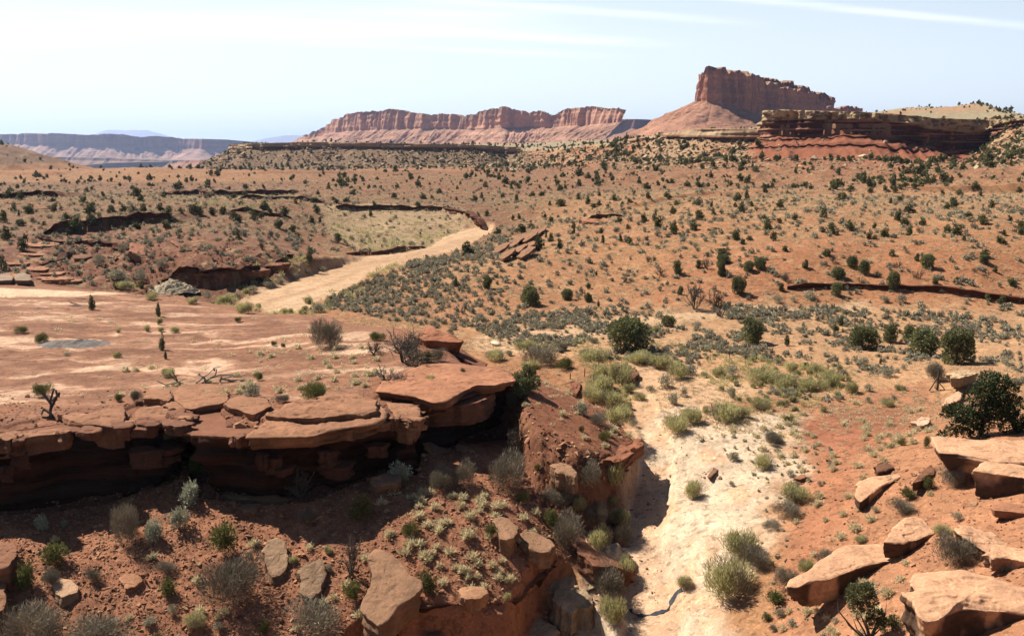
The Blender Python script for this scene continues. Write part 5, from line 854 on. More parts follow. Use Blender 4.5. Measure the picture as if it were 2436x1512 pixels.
# rim blocks of the near cliff
BK = (.37, .195, .125); Zr = 5.3
slab('rock_slab', 4, [(-150,1310),(0,1322),(150,1300),(300,1275),(430,1262),(545,1240),(520,1215),(430,1222),(300,1235),(180,1250),(100,1280),(-150,1270)], 0, 1.6, 'long thin rim slab at the far left of the cliff', BK, (0, .0), .93, .12, 61, absz=4.9)
slab('boulder', 4, [(410,1120),(520,1125),(660,1120),(760,1090),(850,1050),(885,1080),(890,1150),(880,1200),(800,1215),(700,1200),(600,1185),(500,1165)], 0, 2.2, 'dark capped rim block left of the notch', (.38,.2,.13), (0, .0), .9, .15, 62, absz=5.3, dome=.3)
slab('boulder', 4, [(1025,1005),(1060,955),(1120,940),(1210,945),(1225,1000),(1200,1030),(1120,1015)], 0, 1.0, 'small square block at the top left of the notch', BK, (0, 0), .9, .1, 63, absz=5.5)
slab('boulder', 4, [(960,1120),(1010,1075),(1120,1060),(1200,1075),(1250,1130),(1260,1200),(1180,1215),(1050,1205),(980,1170)], 0, 2.5, 'layered block on the left side of the notch', BK, (0, .2), .95, .1, 64, absz=4.8)
slab('boulder', 4, [(1235,975),(1270,925),(1350,910),(1480,905),(1580,920),(1620,990),(1620,1030),(1500,1050),(1440,1065),(1380,1080),(1320,1070),(1270,1030)], 0, 3.2, 'flat topped pillar block right of the notch', BK, (0, 0), .86, .12, 65, absz=5.5)
slab('boulder', 4, [(1605,1045),(1650,1010),(1740,985),(1820,990),(1900,1020),(1945,1060),(1900,1085),(1810,1120),(1740,1105),(1680,1080)], 0, 1.6, 'rounded block balanced between the pillar and the layered slab', BK, (0, 0), .85, .1, 66, absz=5.7)
slab('boulder', 4, [(1635,1190),(1680,1165),(1760,1190),(1810,1225),(1760,1270),(1700,1285),(1640,1270)], 0, 1.5, 'small fallen block wedged under the balanced block', (.36,.22,.14), (0, .1), .95, .08, 67, absz=4.2)
slab('rock_slab', 0, [(583,1037),(610,1012),(645,985),(680,960),(730,950),(800,945),(860,942),(905,950),(918,975),(912,993),(870,1006),(830,1010),(790,1022),(745,1033),(680,1035),(630,1037)], 0, 1.4, 'broad layered rim slab with an overhanging front edge', BK, (0, .02), .85, .16, 68, absz=5.6, strat=.35, nth=220)
slab('rock_slab', 0, [(640,985),(690,958),(750,945),(850,935),(895,948),(905,968),(860,985),(800,985),(740,990),(690,992)], 0, .6, 'upper thin layer lying on the broad layered rim slab', BK, (0, .02), .95, .2, 69, absz=6.05, strat=.2, nth=200)
slab('boulder', 5, [(330,1040),(420,1040),(520,1060),(575,1080),(560,1110),(550,1160),(500,1185),(400,1175),(350,1120)], 0, 2.2, 'block between the broad layered slab and the jutting slab', BK, (0, .1), .9, .12, 70, absz=5.2)
slab('rock_slab', 0, [(893,928),(915,905),(960,885),(1000,868),(1060,862),(1110,868),(1170,872),(1215,884),(1232,903),(1180,915),(1140,914),(1110,925),(1085,940),(1060,955),(1030,955),(990,940),(950,935)], 0, 1.1, 'jutting rim slab with a pointed overhanging tip', (.44,.215,.135), (0.0, .0), .8, .14, 71, absz=5.9, strat=.3, nth=240)
slab('boulder', 5, [(600,1020),(700,1015),(850,1000),(1000,940),(1100,925),(1110,960),(1050,1010),(900,1060),(700,1070),(600,1060)], 0, 2.2, 'dark lower layer beneath the jutting rim slab', (.30,.14,.09), (0, 0), .9, .2, 72, absz=4.7, strat=.35)
slab('boulder', 5, [(540,560),(600,510),(640,490),(680,520),(720,560),(850,590),(850,610),(780,610),(700,600),(600,600)], 0, 1.8, 'red crumbly cap of the knoll beside the dead juniper', (.36,.16,.10), (0, 0), .8, .25, 73, absz=6.0, dome=.6)
slab('rock_slab', 5, [(740,640),(850,650),(950,720),(1040,765),(1030,785),(950,770),(850,720),(760,680)], 0, .7, 'slanting dark slab running down from the knoll', (.25,.11,.075), (-.25, 0), .9, .12, 74, absz=3.9)
slab('boulder', 5, [(1810,1425),(1850,1400),(1950,1380),(2050,1330),(2120,1290),(2150,1300),(2140,1340),(2080,1400),(2000,1450),(1950,1465),(1880,1440)], 0, 1.3, 'crumbling end of the red tongue above the channel', (.32,.14,.085), (0, 0), .85, .25, 75, absz=.1, strat=.3)
slab('rock', 5, [(1640,890),(1700,890),(1715,930),(1680,975),(1640,960)], .5, 1.0, 'dark red rock knob on the red tongue below the fence posts', (.28,.12,.08), (0, 0), .9, .15, 76)
slab('rock', 5, [(2060,800),(2100,790),(2110,850),(2080,880),(2050,850)], .5, .8, 'dark red rock at the channel head beside the brush mound', (.26,.12,.08), (0, 0), .9, .15, 77)
# many small broken blocks along the rim and out of the cliff face
rr_ = np.random.default_rng(91)
for i in range(46):
    k = int(rr_.integers(2, 17)); q = rr_.random(); u0, v0 = BPX[k]; u1, v1 = BPX[k + 1]; u = u0 + (u1 - u0) * q; v = v0 + (v1 - v0) * q
    face = int(i % 3 == 1); dz = rr_.uniform(.9, 3.4) if face else 0.0; v = v + (dz * 25 if face else rr_.uniform(-14, 8)); sz = rr_.uniform(9, 24) * (1.2 if face else 1); n = int(rr_.integers(5, 8)); a0 = rr_.uniform(0, 6)
    ol = [(u + sz * rr_.uniform(.7, 1.3) * 1.5 * math.cos(a0 + 6.283 * j / n), v + sz * .42 * rr_.uniform(.7, 1.3) * math.sin(a0 + 6.283 * j / n)) for j in range(n)]
    hh = rr_.uniform(.5, 1.6)
    slab('rock', 0, ol, 0, hh, autolabel('stone', u, v, sz * 1.6, None, 'broken ' + ['reddish', 'brown', 'dark red'][i % 3] + ' block ' + ('jutting from the cliff face' if face else 'on the cliff rim')), [(.36,.19,.12), (.13,.06,.04), (.25,.12,.08)][i % 3], (0, 0), rr_.uniform(.75, .95), .12, 400 + i, nth=70, absz=5.25 - dz + rr_.uniform(-.1, .25), strat=.2, group='broken blocks along the cliff')  # cliff face blocks have the shade put into their darker colour
# left middle outcrops
slab('boulder', 1, [(920,1060),(935,1000),(1000,1010),(1060,1040),(1100,1080),(1080,1095),(1000,1080)], 1.6, 1.8, 'smooth red boulder tilted below the overhanging ledge', (.42,.2,.13), (-.2, .2), .9, .12, 82)
slab('rock_slab', 1, [(1210,975),(1300,1000),(1400,1050),(1445,1085),(1400,1085),(1300,1040),(1230,1000)], 1.0, 1.2, 'upper long tilted slab on the dark slope', (.36,.18,.12), (-.3, 0), .9, .1, 83)
slab('rock_slab', 1, [(1260,1090),(1290,1065),(1340,1110),(1380,1140),(1300,1140)], .8, .9, 'flat tilted slab below the long one on the dark slope', (.36,.18,.12), (-.2, .2), .9, .1, 84)
slab('boulder', 1, [(510,1080),(560,1050),(640,1060),(655,1095),(600,1110),(530,1110)], .8, 1.2, 'dark rounded boulder above the left ledges', (.24,.13,.09), (0, 0), .9, .12, 85)
slab('boulder', 4, [(100,155),(130,120),(180,120),(222,150),(220,168),(110,170)], .8, .9, 'grey rounded boulder at the left edge of the slickrock flat', (.38,.29,.23), (0, 0), .9, .12, 86)
slab('boulder', 4, [(-30,160),(0,125),(50,120),(90,150),(85,170),(-30,175)], .8, .9, 'grey boulder cut by the left edge beside the slickrock flat', (.38,.29,.23), (0, 0), .9, .12, 87)
for i, (a, b, w) in enumerate([(240,1075,110),(330,1130,100),(270,1180,90),(360,1210,110),(390,1250,140),(420,1265,160),(120,1140,100),(300,1010,140),(100,1230,120)]):
    slab('rock_slab', 1, [(a - w, b), (a - w * .5, b - 14), (a + w * .5, b - 14), (a + w, b), (a + w * .6, b + 12), (a - w * .6, b + 12)], .55, .8, ['upper', 'second', 'third', 'middle', 'broad lower', 'lowest', 'left', 'topmost small', 'lower left'][i] + ' thin red ledge stepping down beside the slickrock flat', (.46,.24,.16), (0, 0), .95, .25, 90 + i, nth=90, group='thin ledges at the left')
for i, (a, b, w, lb) in enumerate([(100,705,200,'left edge'),(300,745,120,'centre left'),(1900,1150,180,'wash side'),(1500,1210,200,'bank top'),(1750,1190,200,'bank rim')]):
    slab('rock_slab', 1, [(a - w, b), (a - w * .5, b - 16), (a + w * .5, b - 18), (a + w, b - 2), (a + w * .5, b + 12), (a - w * .6, b + 12)], 1.0, 1.4, 'dark weathered ledge of the ' + lb + ' outcrop in the left middle distance', (.30,.15,.10), (0, 0), .9, .35, 110 + i, nth=110)
# tilted slab outcrop by the wash
for i, (a, b) in enumerate([(1180,1450),(1260,1420),(1320,1400),(1230,1370),(1330,1330),(1390,1300),(1130,1410),(1310,1440)]):
    slab('rock_slab', 2, [(a - 60, b + 20), (a - 20, b - 20), (a + 50, b - 50), (a + 75, b - 45), (a + 30, b - 5), (a - 20, b + 28)], 1.3, .8, ['lowest left', 'lower', 'large', 'middle', 'upper', 'topmost', 'left edge', 'lowest right'][i] + ' slanting slab of the tilted outcrop by the wash', (.30,.17,.11), (.35, 0), .9, .16, 130 + i, nth=60, group='tilted slabs by the wash')
slab('rock_slab', 2, [(1690,1195),(1760,1190),(1850,1200),(1900,1215),(1830,1222),(1740,1212)], 1.0, 1.2, 'low red ledge with a dark underside on the far rise', (.40,.19,.12), (0, 0), .9, .3, 139, nth=90)
# white boulder on the sand, pale ledges at right
slab('boulder', 5, [(1060,612),(1090,598),(1120,605),(1138,622),(1110,630),(1075,625)], .5, .6, 'smooth white boulder lying on the sand', (.80,.68,.55), (0, 0), .85, .05, 141, nth=60, dome=.2)
slab('rock', 6, [(1905,840),(1950,815),(2050,812),(2100,830),(2040,850),(1980,870),(1920,865)], 1.3, 1.2, 'pale layered rock cap beside the top of the big pinyon', (.66,.50,.34), (0, 0), .85, .2, 142)
slab('rock', 6, [(1640,1180),(1700,1145),(1750,1150),(1775,1180),(1720,1215),(1680,1210)], .6, .6, 'pale pink block sliding off the slope left of the big pinyon', (.68,.46,.35), (.2, 0), .85, .12, 143)
slab('rock', 6, [(1850,1060),(1900,1000),(1970,960),(2000,980),(1960,1030),(1880,1070)], .7, .7, 'smooth pale slab on the slope left of the big pinyon', (.66,.42,.30), (.2, .1), .9, .08, 144)
slab('rock', 9, [(180,315),(210,275),(240,262),(255,270),(230,300),(195,325)], .4, .4, 'thin dark rock on the white apron', (.28,.15,.10), (0, 0), .9, .06, 145, nth=60)
slab('rock', 9, [(805,335),(840,308),(878,308),(880,325),(840,345)], .4, .4, 'small red rock at the edge of the white apron', (.40,.2,.12), (0, 0), .9, .06, 146, nth=60)
# pale rubble heap
heap = hit(*D(4, 1210, 245))
n = 60; a = np.linspace(0, 2 * math.pi, 80, endpoint=False); rr = np.linspace(0, 1, n)[:, None]
X = 3.6 * 1.55 * rr * np.cos(a) * 1.1; Y = 2.6 * rr * np.sin(a) * 1.3; Hh = 2.4 * (1 - rr ** 1.3) * (1 + .25 * np.cos(a + .5)) - .3; Hh = Hh + fbm(X * 1.6, Y * 1.6, 4, 151) * .5
Vv = np.stack([X + 0 * Y, Y + 0 * X, Hh], -1).reshape(-1, 3)
o = mesh_np('rubble_heap', Vv, gridfaces(n, 80, True), M_boul, np.clip(np.array([.60, .52, .40]) * (1 + .35 * fbm(Vv[:, 0] * 2, Vv[:, 1] * 2, 3, 152))[:, None], .02, .9), False); o.location = heap
tag(o, 'pale grey rubble heap at the edge of the wash', 'rubble heap')
gp = hit(*D(4, 500, 630)); n = 30; a = np.linspace(0, 2 * math.pi, 60, endpoint=False); rr = np.linspace(0, 1, n)[:, None]
X = 5.2 * rr * np.cos(a) * (1 + .15 * np.sin(3 * a)); Y = 3.6 * rr * np.sin(a) * (1 + .2 * np.sin(2 * a + 1)); Hh = .7 * (1 - rr ** 1.5) - .12 + fbm(X * .8 + 9, Y * .8, 4, 155) * .45 * (1 - rr * .5)
Vv = np.stack([X, Y, Hh], -1).reshape(-1, 3); o = mesh_np('gravel_patch', Vv, gridfaces(n, 60, True), M_boul, np.clip(np.array([.21, .195, .20]) * (1 + .4 * fbm(Vv[:, 0] * 3, Vv[:, 1] * 3, 3, 156))[:, None], .02, .9), False); o.location = gp
tag(o, 'low dark grey gravel patch on the slickrock flat', 'gravel heap')
# driftwood pile, stump
M_drift = leaf_mat('bleached_wood', (.22, .18, .15), (.55, .48, .42), 0)
def wood(name, crop, x, y, segs_px, label, cat, r=.07, mat=None):
    h = hit(*D(crop, x, y)); dep = h[1] * cp - (h[2] - EYE) * sp; k = dep / F / 3; sg = []
    for ch in segs_px:
        for i in range(len(ch) - 1):
            sg.append(((ch[i][0] * k, RNG.uniform(-.2, .2), ch[i][1] * k), (ch[i + 1][0] * k, RNG.uniform(-.2, .2), ch[i + 1][1] * k), r * (1 - .2 * i), r * (.8 - .2 * i)))
    v, f, c = tubes(sg, 5); c = np.repeat(RNG.random(len(sg)), 10)
    o = mk(name, (v, f, c), mat or M_drift, None, True); o.location = h; return tag(o, label, cat)
wood('driftwood', 4, 1480, 905, [[(-40,0),(60,60),(70,100)],[(0,10),(-60,70)],[(-10,0),(-20,50),(-70,60)],[(-80,0),(0,60),(60,110),(110,125)],[(60,90),(50,110)],[(30,40),(90,60),(190,60)],[(80,20),(170,50),(200,50)],[(90,0),(100,50)],[(150,10),(180,20),(290,30)],[(180,-10),(260,20),(290,30)],[(200,-20),(240,10)],[(100,30),(190,15)]], 'pile of bleached driftwood on the rim above the pillar block', 'driftwood', .1)
wood('dead_stump', 4, 370, 1150, [[(-10,0),(0,110),(30,210)],[(0,60),(50,150),(40,200)],[(0,100),(-60,180)],[(-10,10),(-70,-20)],[(-10,30),(-60,60),(-70,20)],[(-10,20),(40,-30),(80,-40)],[(20,120),(70,180),(60,150)]], 'dark leaning dead stump with exposed roots on the left rim', 'stump', .14, M_dead)
wood('dead_branch', 4, 1270, 930, [[(-90,10),(0,30),(60,60)],[(0,30),(-60,90),(-120,80)],[(0,30),(80,10)],[(-20,0),(20,-80)],[(20,20),(60,-60)],[(-60,0),(-150,40)],[(0,40),(-30,120)],[(60,20),(30,-40)]], 'tangle of dark dead branches over the cliff notch', 'branches', .07, M_dead)
wood('fallen_log', 4, 560, 355, [[(-70,5),(60,0)],[(-60,25),(60,-8)],[(-20,55),(60,52)]], 'thin bleached logs left of the pointed juniper on the flat', 'log', .09)
wood('fallen_log', 4, 1150, 275, [[(-60,0),(70,-10)]], 'single bleached log below the pale rubble heap', 'log', .1)
# fence posts across the plain
M_post = leaf_mat('weathered_post', (.07, .05, .04), (.12, .09, .07), 0)
FP = [(5,1633,880,45,''),(5,1736,860,62,''),(5,1835,800,40,''),(5,1923,770,35,''),(6,333,722,50,''),(6,523,745,55,''),(6,692,750,36,''),(6,870,802,46,''),(6,1037,815,22,'')]
NUM = ['leftmost', 'second from left', 'third from left', 'fourth from left', 'middle', 'fourth from right', 'third from right', 'second from right', 'rightmost']
for i, (c, a, b, hh, _) in enumerate(FP):
    h = hit(*D(c, a, b)); dep = h[1] * cp - (h[2] - EYE) * sp; H = hh / 3 * dep / F
    o = mk('fence_post', tubes([((0, 0, -.2), (.02, 0, H), .07, .06)], 7), M_post, None, True); o.location = h; tag(o, NUM[i] + ' thin dark fence post in the line across the sandy plain', 'fence post', 'fence posts across the plain')
h = hit(*D(6, 1818, 955)); o = mk('fence_post', tubes([((0, 0, -.2), (0, 0, 2.3), .12, .11), ((-1, 0, -.1), (-.05, 0, 1.6), .08, .07), ((.05, 0, 1), (.9, .1, .1), .06, .06)], 7), M_post, None, True); o.location = h; tag(o, 'thick braced corner post left of the big pinyon', 'fence post', 'fence posts across the plain')
# wet dark trickle pool at the lower pour-off
def pool(pts, w, label):
    P, s = resample(np.array([hit(*D(8, a, b)) for a, b in pts]), .25); nn = normals(P); ww = w * (1 + 1.6 * fbm(s / .7, s * 0, 3, 5)).clip(.15)[:, None]
    z = gz(P[:, 0], P[:, 1]); rows = []
    for q in (-1, -.5, 0, .5, 1):
        x = P[:, 0] + nn[:, 0] * ww[:, 0] * q; y = P[:, 1] + nn[:, 1] * ww[:, 0] * q; rows.append(np.stack([x, y, np.maximum(gz(x, y), z) + .02 + .04 * (1 - abs(q))], 1))
    V = np.stack(rows).reshape(-1, 3); o = mesh_np('water', V, gridfaces(5, len(P)), M_wat, None, True); structure(o)
M_wat = bpy.data.materials.new('water'); M_wat.use_nodes = True; b_ = M_wat.node_tree.nodes['Principled BSDF']; b_.inputs['Base Color'].default_value = (.02, .022, .03, 1); b_.inputs['Roughness'].default_value = .6; b_.inputs['Specular IOR Level'].default_value = .15
pool([(2062,1270),(2075,1300),(2150,1320),(2230,1305),(2330,1280),(2350,1230),(2390,1160),(2430,1130)], .2, 0)
# ================================================================== SCATTER
def lump_rock(seed, n=10):
    rng = np.random.default_rng(seed); bm = bmesh.new()
    P = rng.normal(size=(n, 3)); P = unit(P) * rng.uniform(.6, 1, (n, 1)) * [1, .8, .5]
    for p in P: bm.verts.new(p)
    bmesh.ops.convex_hull(bm, input=bm.verts[:]); bmesh.ops.triangulate(bm, faces=bm.faces[:])
    bm.verts.ensure_lookup_table(); lone = [v for v in bm.verts if not v.link_faces]
    bmesh.ops.delete(bm, geom=lone, context='VERTS'); bm.verts.index_update()
    V = np.array([v.co[:] for v in bm.verts]); Fq = np.array([[v.index for v in f.verts] for f in bm.faces]); bm.free(); return V, Fq
RK = [lump_rock(300 + i, 9 + i % 4) for i in range(8)]
def cloud(name, protos, X, Y, S, mat, colf, label, cat, zoff=0.0, sz=1.0, tints=None):
    """one 'stuff' mesh of many small copies"""
    Zz = gz(X, Y); rng = np.random.default_rng(len(X)); Vs = []; Fs = []; Cs = []; o = 0; pick = rng.integers(len(protos), size=len(X)); an = rng.uniform(0, 6.28, len(X))
    for k, pr in enumerate(protos):
        V = pr[0]; Fq = pr[1]; m = np.nonzero(pick == k)[0]
        if not len(m): continue
        ca, sa = np.cos(an[m])[:, None], np.sin(an[m])[:, None]; s = S[m][:, None]; szz = sz * rng.uniform(.7, 1.3, len(m))[:, None]
        x = (V[:, 0] * ca - V[:, 1] * sa) * s + X[m][:, None]; y = (V[:, 0] * sa + V[:, 1] * ca) * s + Y[m][:, None]; z = V[:, 2] * s * szz + (Zz[m] + zoff * S[m])[:, None]
        Vs.append(np.stack([x, y, z], -1).reshape(-1, 3)); Fs.append((Fq[None] + (np.arange(len(m)) * len(V))[:, None, None]).reshape(-1, Fq.shape[1]) + o); o += len(m) * len(V)
        Cs.append(colf(m, V, pr, rng))
    ob = mesh_np(name, np.concatenate(Vs), np.concatenate(Fs), mat, np.clip(np.concatenate(Cs), 0, 1), False); return stuff(ob, label, cat)
def tintf(m, V, pr, rng):
    t = pr[2][None] * .6 + rng.random((len(m), 1)) * .45; return np.repeat(t.reshape(-1, 1), 3, 1)
def rockcolf(pal):
    pal = np.array(pal)
    def f(m, V, pr, rng):
        c = pal[rng.integers(len(pal), size=len(m))] * rng.uniform(.75, 1.2, (len(m), 1)); return np.repeat(c[:, None], len(V), 1).reshape(-1, 3)
    return f
def inpoly(px, X, Y, z=None):
    u, v = proj(X, Y, gz(X, Y)); ins = np.zeros(len(X), bool); n = len(px)
    for i in range(n):
        x0, y0 = px[i]; x1, y1 = px[(i + 1) % n]; c = (y0 > v) != (y1 > v); ins ^= c & (u < x0 + (v - y0) / ((y1 - y0) or 1e-9) * (x1 - x0))
    return ins
def samp(n, y0, y1, pw=1.0, t=.62):
    """random spots, area density falling with distance"""
    y = np.exp(RNG.uniform(math.log(y0), math.log(y1), n)); tt = RNG.uniform(-t, t, n); return tt * y, y
def gridat(A, x, y):
    i = np.clip(np.interp(np.log(y), LY, np.arange(len(LY))).astype(int), 0, len(LY) - 1); j = np.clip(((x / y - TC[0]) / (TC[1] - TC[0])).astype(int), 0, len(TC) - 1); return A[i, j]
def wash_ok(x, y): return (gridat(dW, x, y) < -1.0) & (gridat(dC, x, y) > 1.6)
# small instance geometry
def mini(seed, n, W_, flat=.8): return radial(seed, n, 1.0, W_, flat, .15)
SG = [shrub_lobed(400 + i, 1.0, .30, .075, .62, 6) for i in range(6)]
GR = [mini(420 + i, 26, .09, .7) for i in range(5)]
JF = [juniper(440 + i, 1.6, .26, .10, .5, False, False)[0] for i in range(6)]
def thin(x, y, d, seed=0): return RNG.random(len(x)) < d
PLAIN = [(1100,770),(1340,742),(1700,725),(2050,735),(2600,755),(2600,940),(2200,900),(2150,960),(1900,960),(1700,920),(1500,860),(1250,840)]
SLOPE = [(690,740),(830,690),(1000,620),(1100,600),(1180,560),(1300,590),(1700,560),(2600,570),(2600,745),(1700,722),(1500,740),(1340,745),(1180,790),(1000,780),(830,740)]
LEFTM = [(-60,560),(300,545),(760,560),(780,620),(690,660),(480,700),(350,690),(-60,660)]
# sagebrush and grass over the middle distance
x, y = samp(80000, 100, 620)
u, v = proj(x, y, gz(x, y)); ok = wash_ok(x, y) & (gridat(dB, x, y) < -0.5)
cl = fbm(x / 14, y / 14, 3, 501); cl2 = fbm(x / 5, y / 5, 2, 503)
pl = inpoly(PLAIN, x, y); sl_ = inpoly(SLOPE, x, y); lm_ = inpoly(LEFTM, x, y)
pick = np.zeros(len(x)); nearwash = ss(gridat(dW, x, y), -26, -3)
pick += pl * .8 * ss(cl + cl2 * .6, -.35, .35); pick += sl_ * (.07 + .42 * nearwash + .25 * ss(1350 - u, 0, 350)); pick += lm_ * .09; pick += (~pl & ~sl_ & ~lm_) * (v < 600) * .08
keep = ok & (RNG.random(len(x)) < pick) & (Y2.min() < y)
sx_, sy_ = x[keep], y[keep]; S = RNG.uniform(.34, .85, len(sx_)) * np.clip(sy_ / 150, .85, 1.5); print('sage', len(sx_))
# the nearest ones as individuals
def split(x, y, S, n):
    o = np.argsort(-(S / y)); return o[:n], o[n:]
a, b = split(sx_, sy_, S, 210)
for i in a: place('sage', sx_[i], sy_[i], float(gz(sx_[i], sy_[i])), S[i] * 1.5, S[i] * 1.15)
cloud('sagebrush_cover', SG, sx_[b], sy_[b], S[b] * 1.25, M_sage, tintf, 'grey green sagebrush covering the plain and slopes', 'sagebrush')
x, y = samp(130000, 100, 760); ok = wash_ok(x, y) & (gridat(dB, x, y) < -.5); u, v = proj(x, y, gz(x, y))
pl = inpoly(PLAIN, x, y); cl = fbm(x / 9, y / 9, 3, 511); p = .28 + .55 * ss(cl, -.2, .4); p = p * np.where(inpoly(LEFTM, x, y), .12, 1) * np.where(pl, .45, 1) * np.where(v < 470, .8, 1)
keep = ok & (RNG.random(len(x)) < p) & (gridat(dH, x, y) < -60); gx_, gy_ = x[keep], y[keep]; print('grass', len(gx_))
cloud('dry_grass_cover', GR, gx_, gy_, RNG.uniform(.2, .5, len(gx_)) * np.clip(gy_ / 165, .85, 2.5), M_grass2, tintf, 'pale dry grass and low scrub dotted over the desert floor', 'dry grass', sz=.75)
# rabbitbrush bands: terrace, plain, wash edges
RB_ = [radial(460 + i, 40, 1.0, .06, .8, .3) for i in range(5)]
x, y = samp(60000, 96, 470); ok = (gridat(dC, x, y) > 1.4)
ter = inpoly([(770,530),(900,520),(1060,520),(1130,538),(1040,572),(1000,590),(900,602),(820,590)], x, y) * .9
ter = ter + inpoly([(500,478),(700,480),(760,500),(560,500),(430,492)], x, y) * .8
dw_ = gridat(dW, x, y); edge = np.exp(-((dw_ + 2.0) / 2.2) ** 2) * (y < 230) * .8
bnd = inpoly([(1380,860),(1450,830),(1800,850),(2000,880),(2160,920),(2150,980),(1800,1000),(1600,1010),(1590,985),(1760,960),(1640,880),(1510,860),(1520,980),(1490,1010),(1400,930)], x, y) * .8 + inpoly([(1150,810),(1350,800),(1700,830),(1600,860),(1400,850),(1240,840)], x, y) * .3
keep = ok & (RNG.random(len(x)) < np.clip(ter * .6 * ss(fbm(x / 7, y / 7, 3, 505), -.35, .3) + edge + bnd * ss(fbm(x / 5, y / 5, 3, 506), -.4, .2), 0, 1) * .55) & (gridat(dB, x, y) < -.3) & (dw_ < 1.5)
rx_, ry_ = x[keep], y[keep]; print('rabbit', len(rx_)); S = RNG.uniform(.45, 1.0, len(rx_)) * np.clip(ry_ / 160, .8, 1.3)
a, b = split(rx_, ry_, S, 120)
for i in a: place('rabbit', rx_[i], ry_[i], float(gz(rx_[i], ry_[i])), S[i] * 1.1, S[i] * .8)
cloud('rabbitbrush_cover', RB_, rx_[b], ry_[b], S[b] * 1.0, M_rabbit, tintf, 'pale yellow green brush along the wash and its terraces', 'brush')
# wash floor: a few green tufts
# junipers of the far hills
x, y = samp(34000, 290, 1900, t=.60); dh = gridat(dH, x, y); u, v = proj(x, y, gz(x, y)); red = gridat(redtal, x, y) * ss(dh, -62, -50)
p = .06 * ss(dh, -190, -90) + .008 * (v < 455) + .11 * (v < 452) * (dh < -20) * (.3 + ss(fbm(x / 50, y / 50, 3, 523), -.3, .3)) + .25 * gridat(lf, x, y) + .03 * (v < 540) * ((u < 800)) ; p = np.where(dh > 0, .10, p) * (1 - .93 * red) * (.15 + 1.5 * ss(fbm(x / 22, y / 22, 3, 521), -.15, .35))
p = p * (1 - .5 * ss(-dh, 0, 40) * (dh < 0) * (dh > -40) * (u > 1250))
left = u < 760
p = np.where(left & (dh < -60), p * .6, p)
keep = (RNG.random(len(x)) < p) & (v < 525) & (v > 240); jx, jy = x[keep], y[keep]; 
xx, yy = samp(60000, 480, 1400, t=.60); dd = gridat(dH, xx, yy); rr_ = gridat(redtal, xx, yy) * ss(dd, -60, -50)
k2 = (dd > -75) & (dd < 12) & (RNG.random(len(xx)) < .34 * (1 - .95 * rr_) * (.4 + ss(fbm(xx / 20, yy / 20, 3, 522), -.3, .4))); jx = np.concatenate([jx, xx[k2]]); jy = np.concatenate([jy, yy[k2]])
S = np.clip(np.exp(RNG.normal(.62, .42, len(jx))), .7, 4.4); print('hilljun', len(jx))
cloud('juniper_scrub', JF, jx, jy, S * 1.0, M_jun, tintf, 'far junipers covering the hills and rises as dark dots', 'juniper scrub')
# boulders on the hillsides
x, y = samp(260000, 480, 1400, t=.60); dh = gridat(dH, x, y); red = gridat(redtal, x, y); u, v = proj(x, y, gz(x, y))
p = .55 * ss(dh, -75, -45) * (dh < 0) * (1 - .97 * red * ss(dh, -62, -48)) * (.25 + .9 * ss(fbm(x / 30, y / 30, 3, 531), -.3, .4)); p += .10 * ss(dh, -140, -70) * (dh < 0); p += .10 * (dh > 0) * (dh < 14) * (u > 1400)
p *= np.where(u < 1250, 1.3, 1.0); p *= 1 - .9 * (red > .4) * (dh > -50)
keep = RNG.random(len(x)) < p; bx_, by_ = x[keep], y[keep]; S = np.exp(RNG.normal(.15, .5, len(bx_))) * np.where(u[keep] < 1250, 1.25, .95); print('boulders', len(bx_))
cloud('boulder_field', RK, bx_, by_, S, M_boul2, rockcolf([(.50,.39,.27),(.42,.32,.22),(.38,.26,.175),(.56,.46,.33)]), 'pale tumbled boulders strewn over the hillsides under the caprock', 'boulders', .2)
# stones on the near slopes
def near_zone(n, px, y0=55, y1=112):
    x, y = samp(n, y0, y1); m = inpoly(px, x, y); return x[m], y[m]
LOW = [(0,1080),(430,1060),(900,1080),(1250,1080),(1400,1180),(1450,1280),(1330,1350),(1250,1440),(1000,1440),(980,1560),(-50,1560)]
x1, y1 = near_zone(130000, LOW); S = np.exp(RNG.normal(-2.45, .55, len(x1))); 
RGT = [(1880,1100),(2200,1040),(2300,1100),(2500,1180),(2500,1560),(1830,1560),(1800,1400),(1900,1250)]
x2, y2 = near_zone(30000, RGT); x2, y2 = x2[::3], y2[::3]; S2 = np.exp(RNG.normal(-2.3, .5, len(x2)))
TSD = [(1225,950),(1290,1010),(1400,1080),(1500,1100),(1480,1150),(1380,1140),(1260,1080),(1215,1010)]
TON = [(1000,880),(1200,900),(1330,905),(1400,945),(1510,1040),(1480,1090),(1380,1080),(1240,960),(1000,1000)]
x3, y3 = near_zone(30000, TON, 80, 120); x3, y3 = x3[::4], y3[::4]; S3 = np.exp(RNG.normal(-2.2, .5, len(x3)))
x6, y6 = near_zone(40000, TSD, 78, 105); x6, y6 = x6[::2], y6[::2]; S6 = np.exp(RNG.normal(-1.7, .55, len(x6)))
BEF = [(0,940),(400,920),(700,960),(900,930),(900,990),(560,1030),(430,1000),(200,1015),(0,1045)]
x5, y5 = near_zone(30000, BEF, 80, 120); x5, y5 = x5[::3], y5[::3]; S5 = np.exp(RNG.normal(-2.3, .5, len(x5)))
xr, yr = [], []
for (u0, v0), (u1, v1) in zip(BPX[2:18], BPX[3:19]):
    for k in range(9):
        q = RNG.random(); a_, b_ = pz(u0 + (u1 - u0) * q, v0 + (v1 - v0) * q, 5.0); xr.append(a_ + RNG.normal() * .5); yr.append(b_ + abs(RNG.normal()) * 1.6 + 3.2)
xr, yr = np.array(xr), np.array(yr); Sr = np.exp(RNG.normal(-1.0, .4, len(xr)))
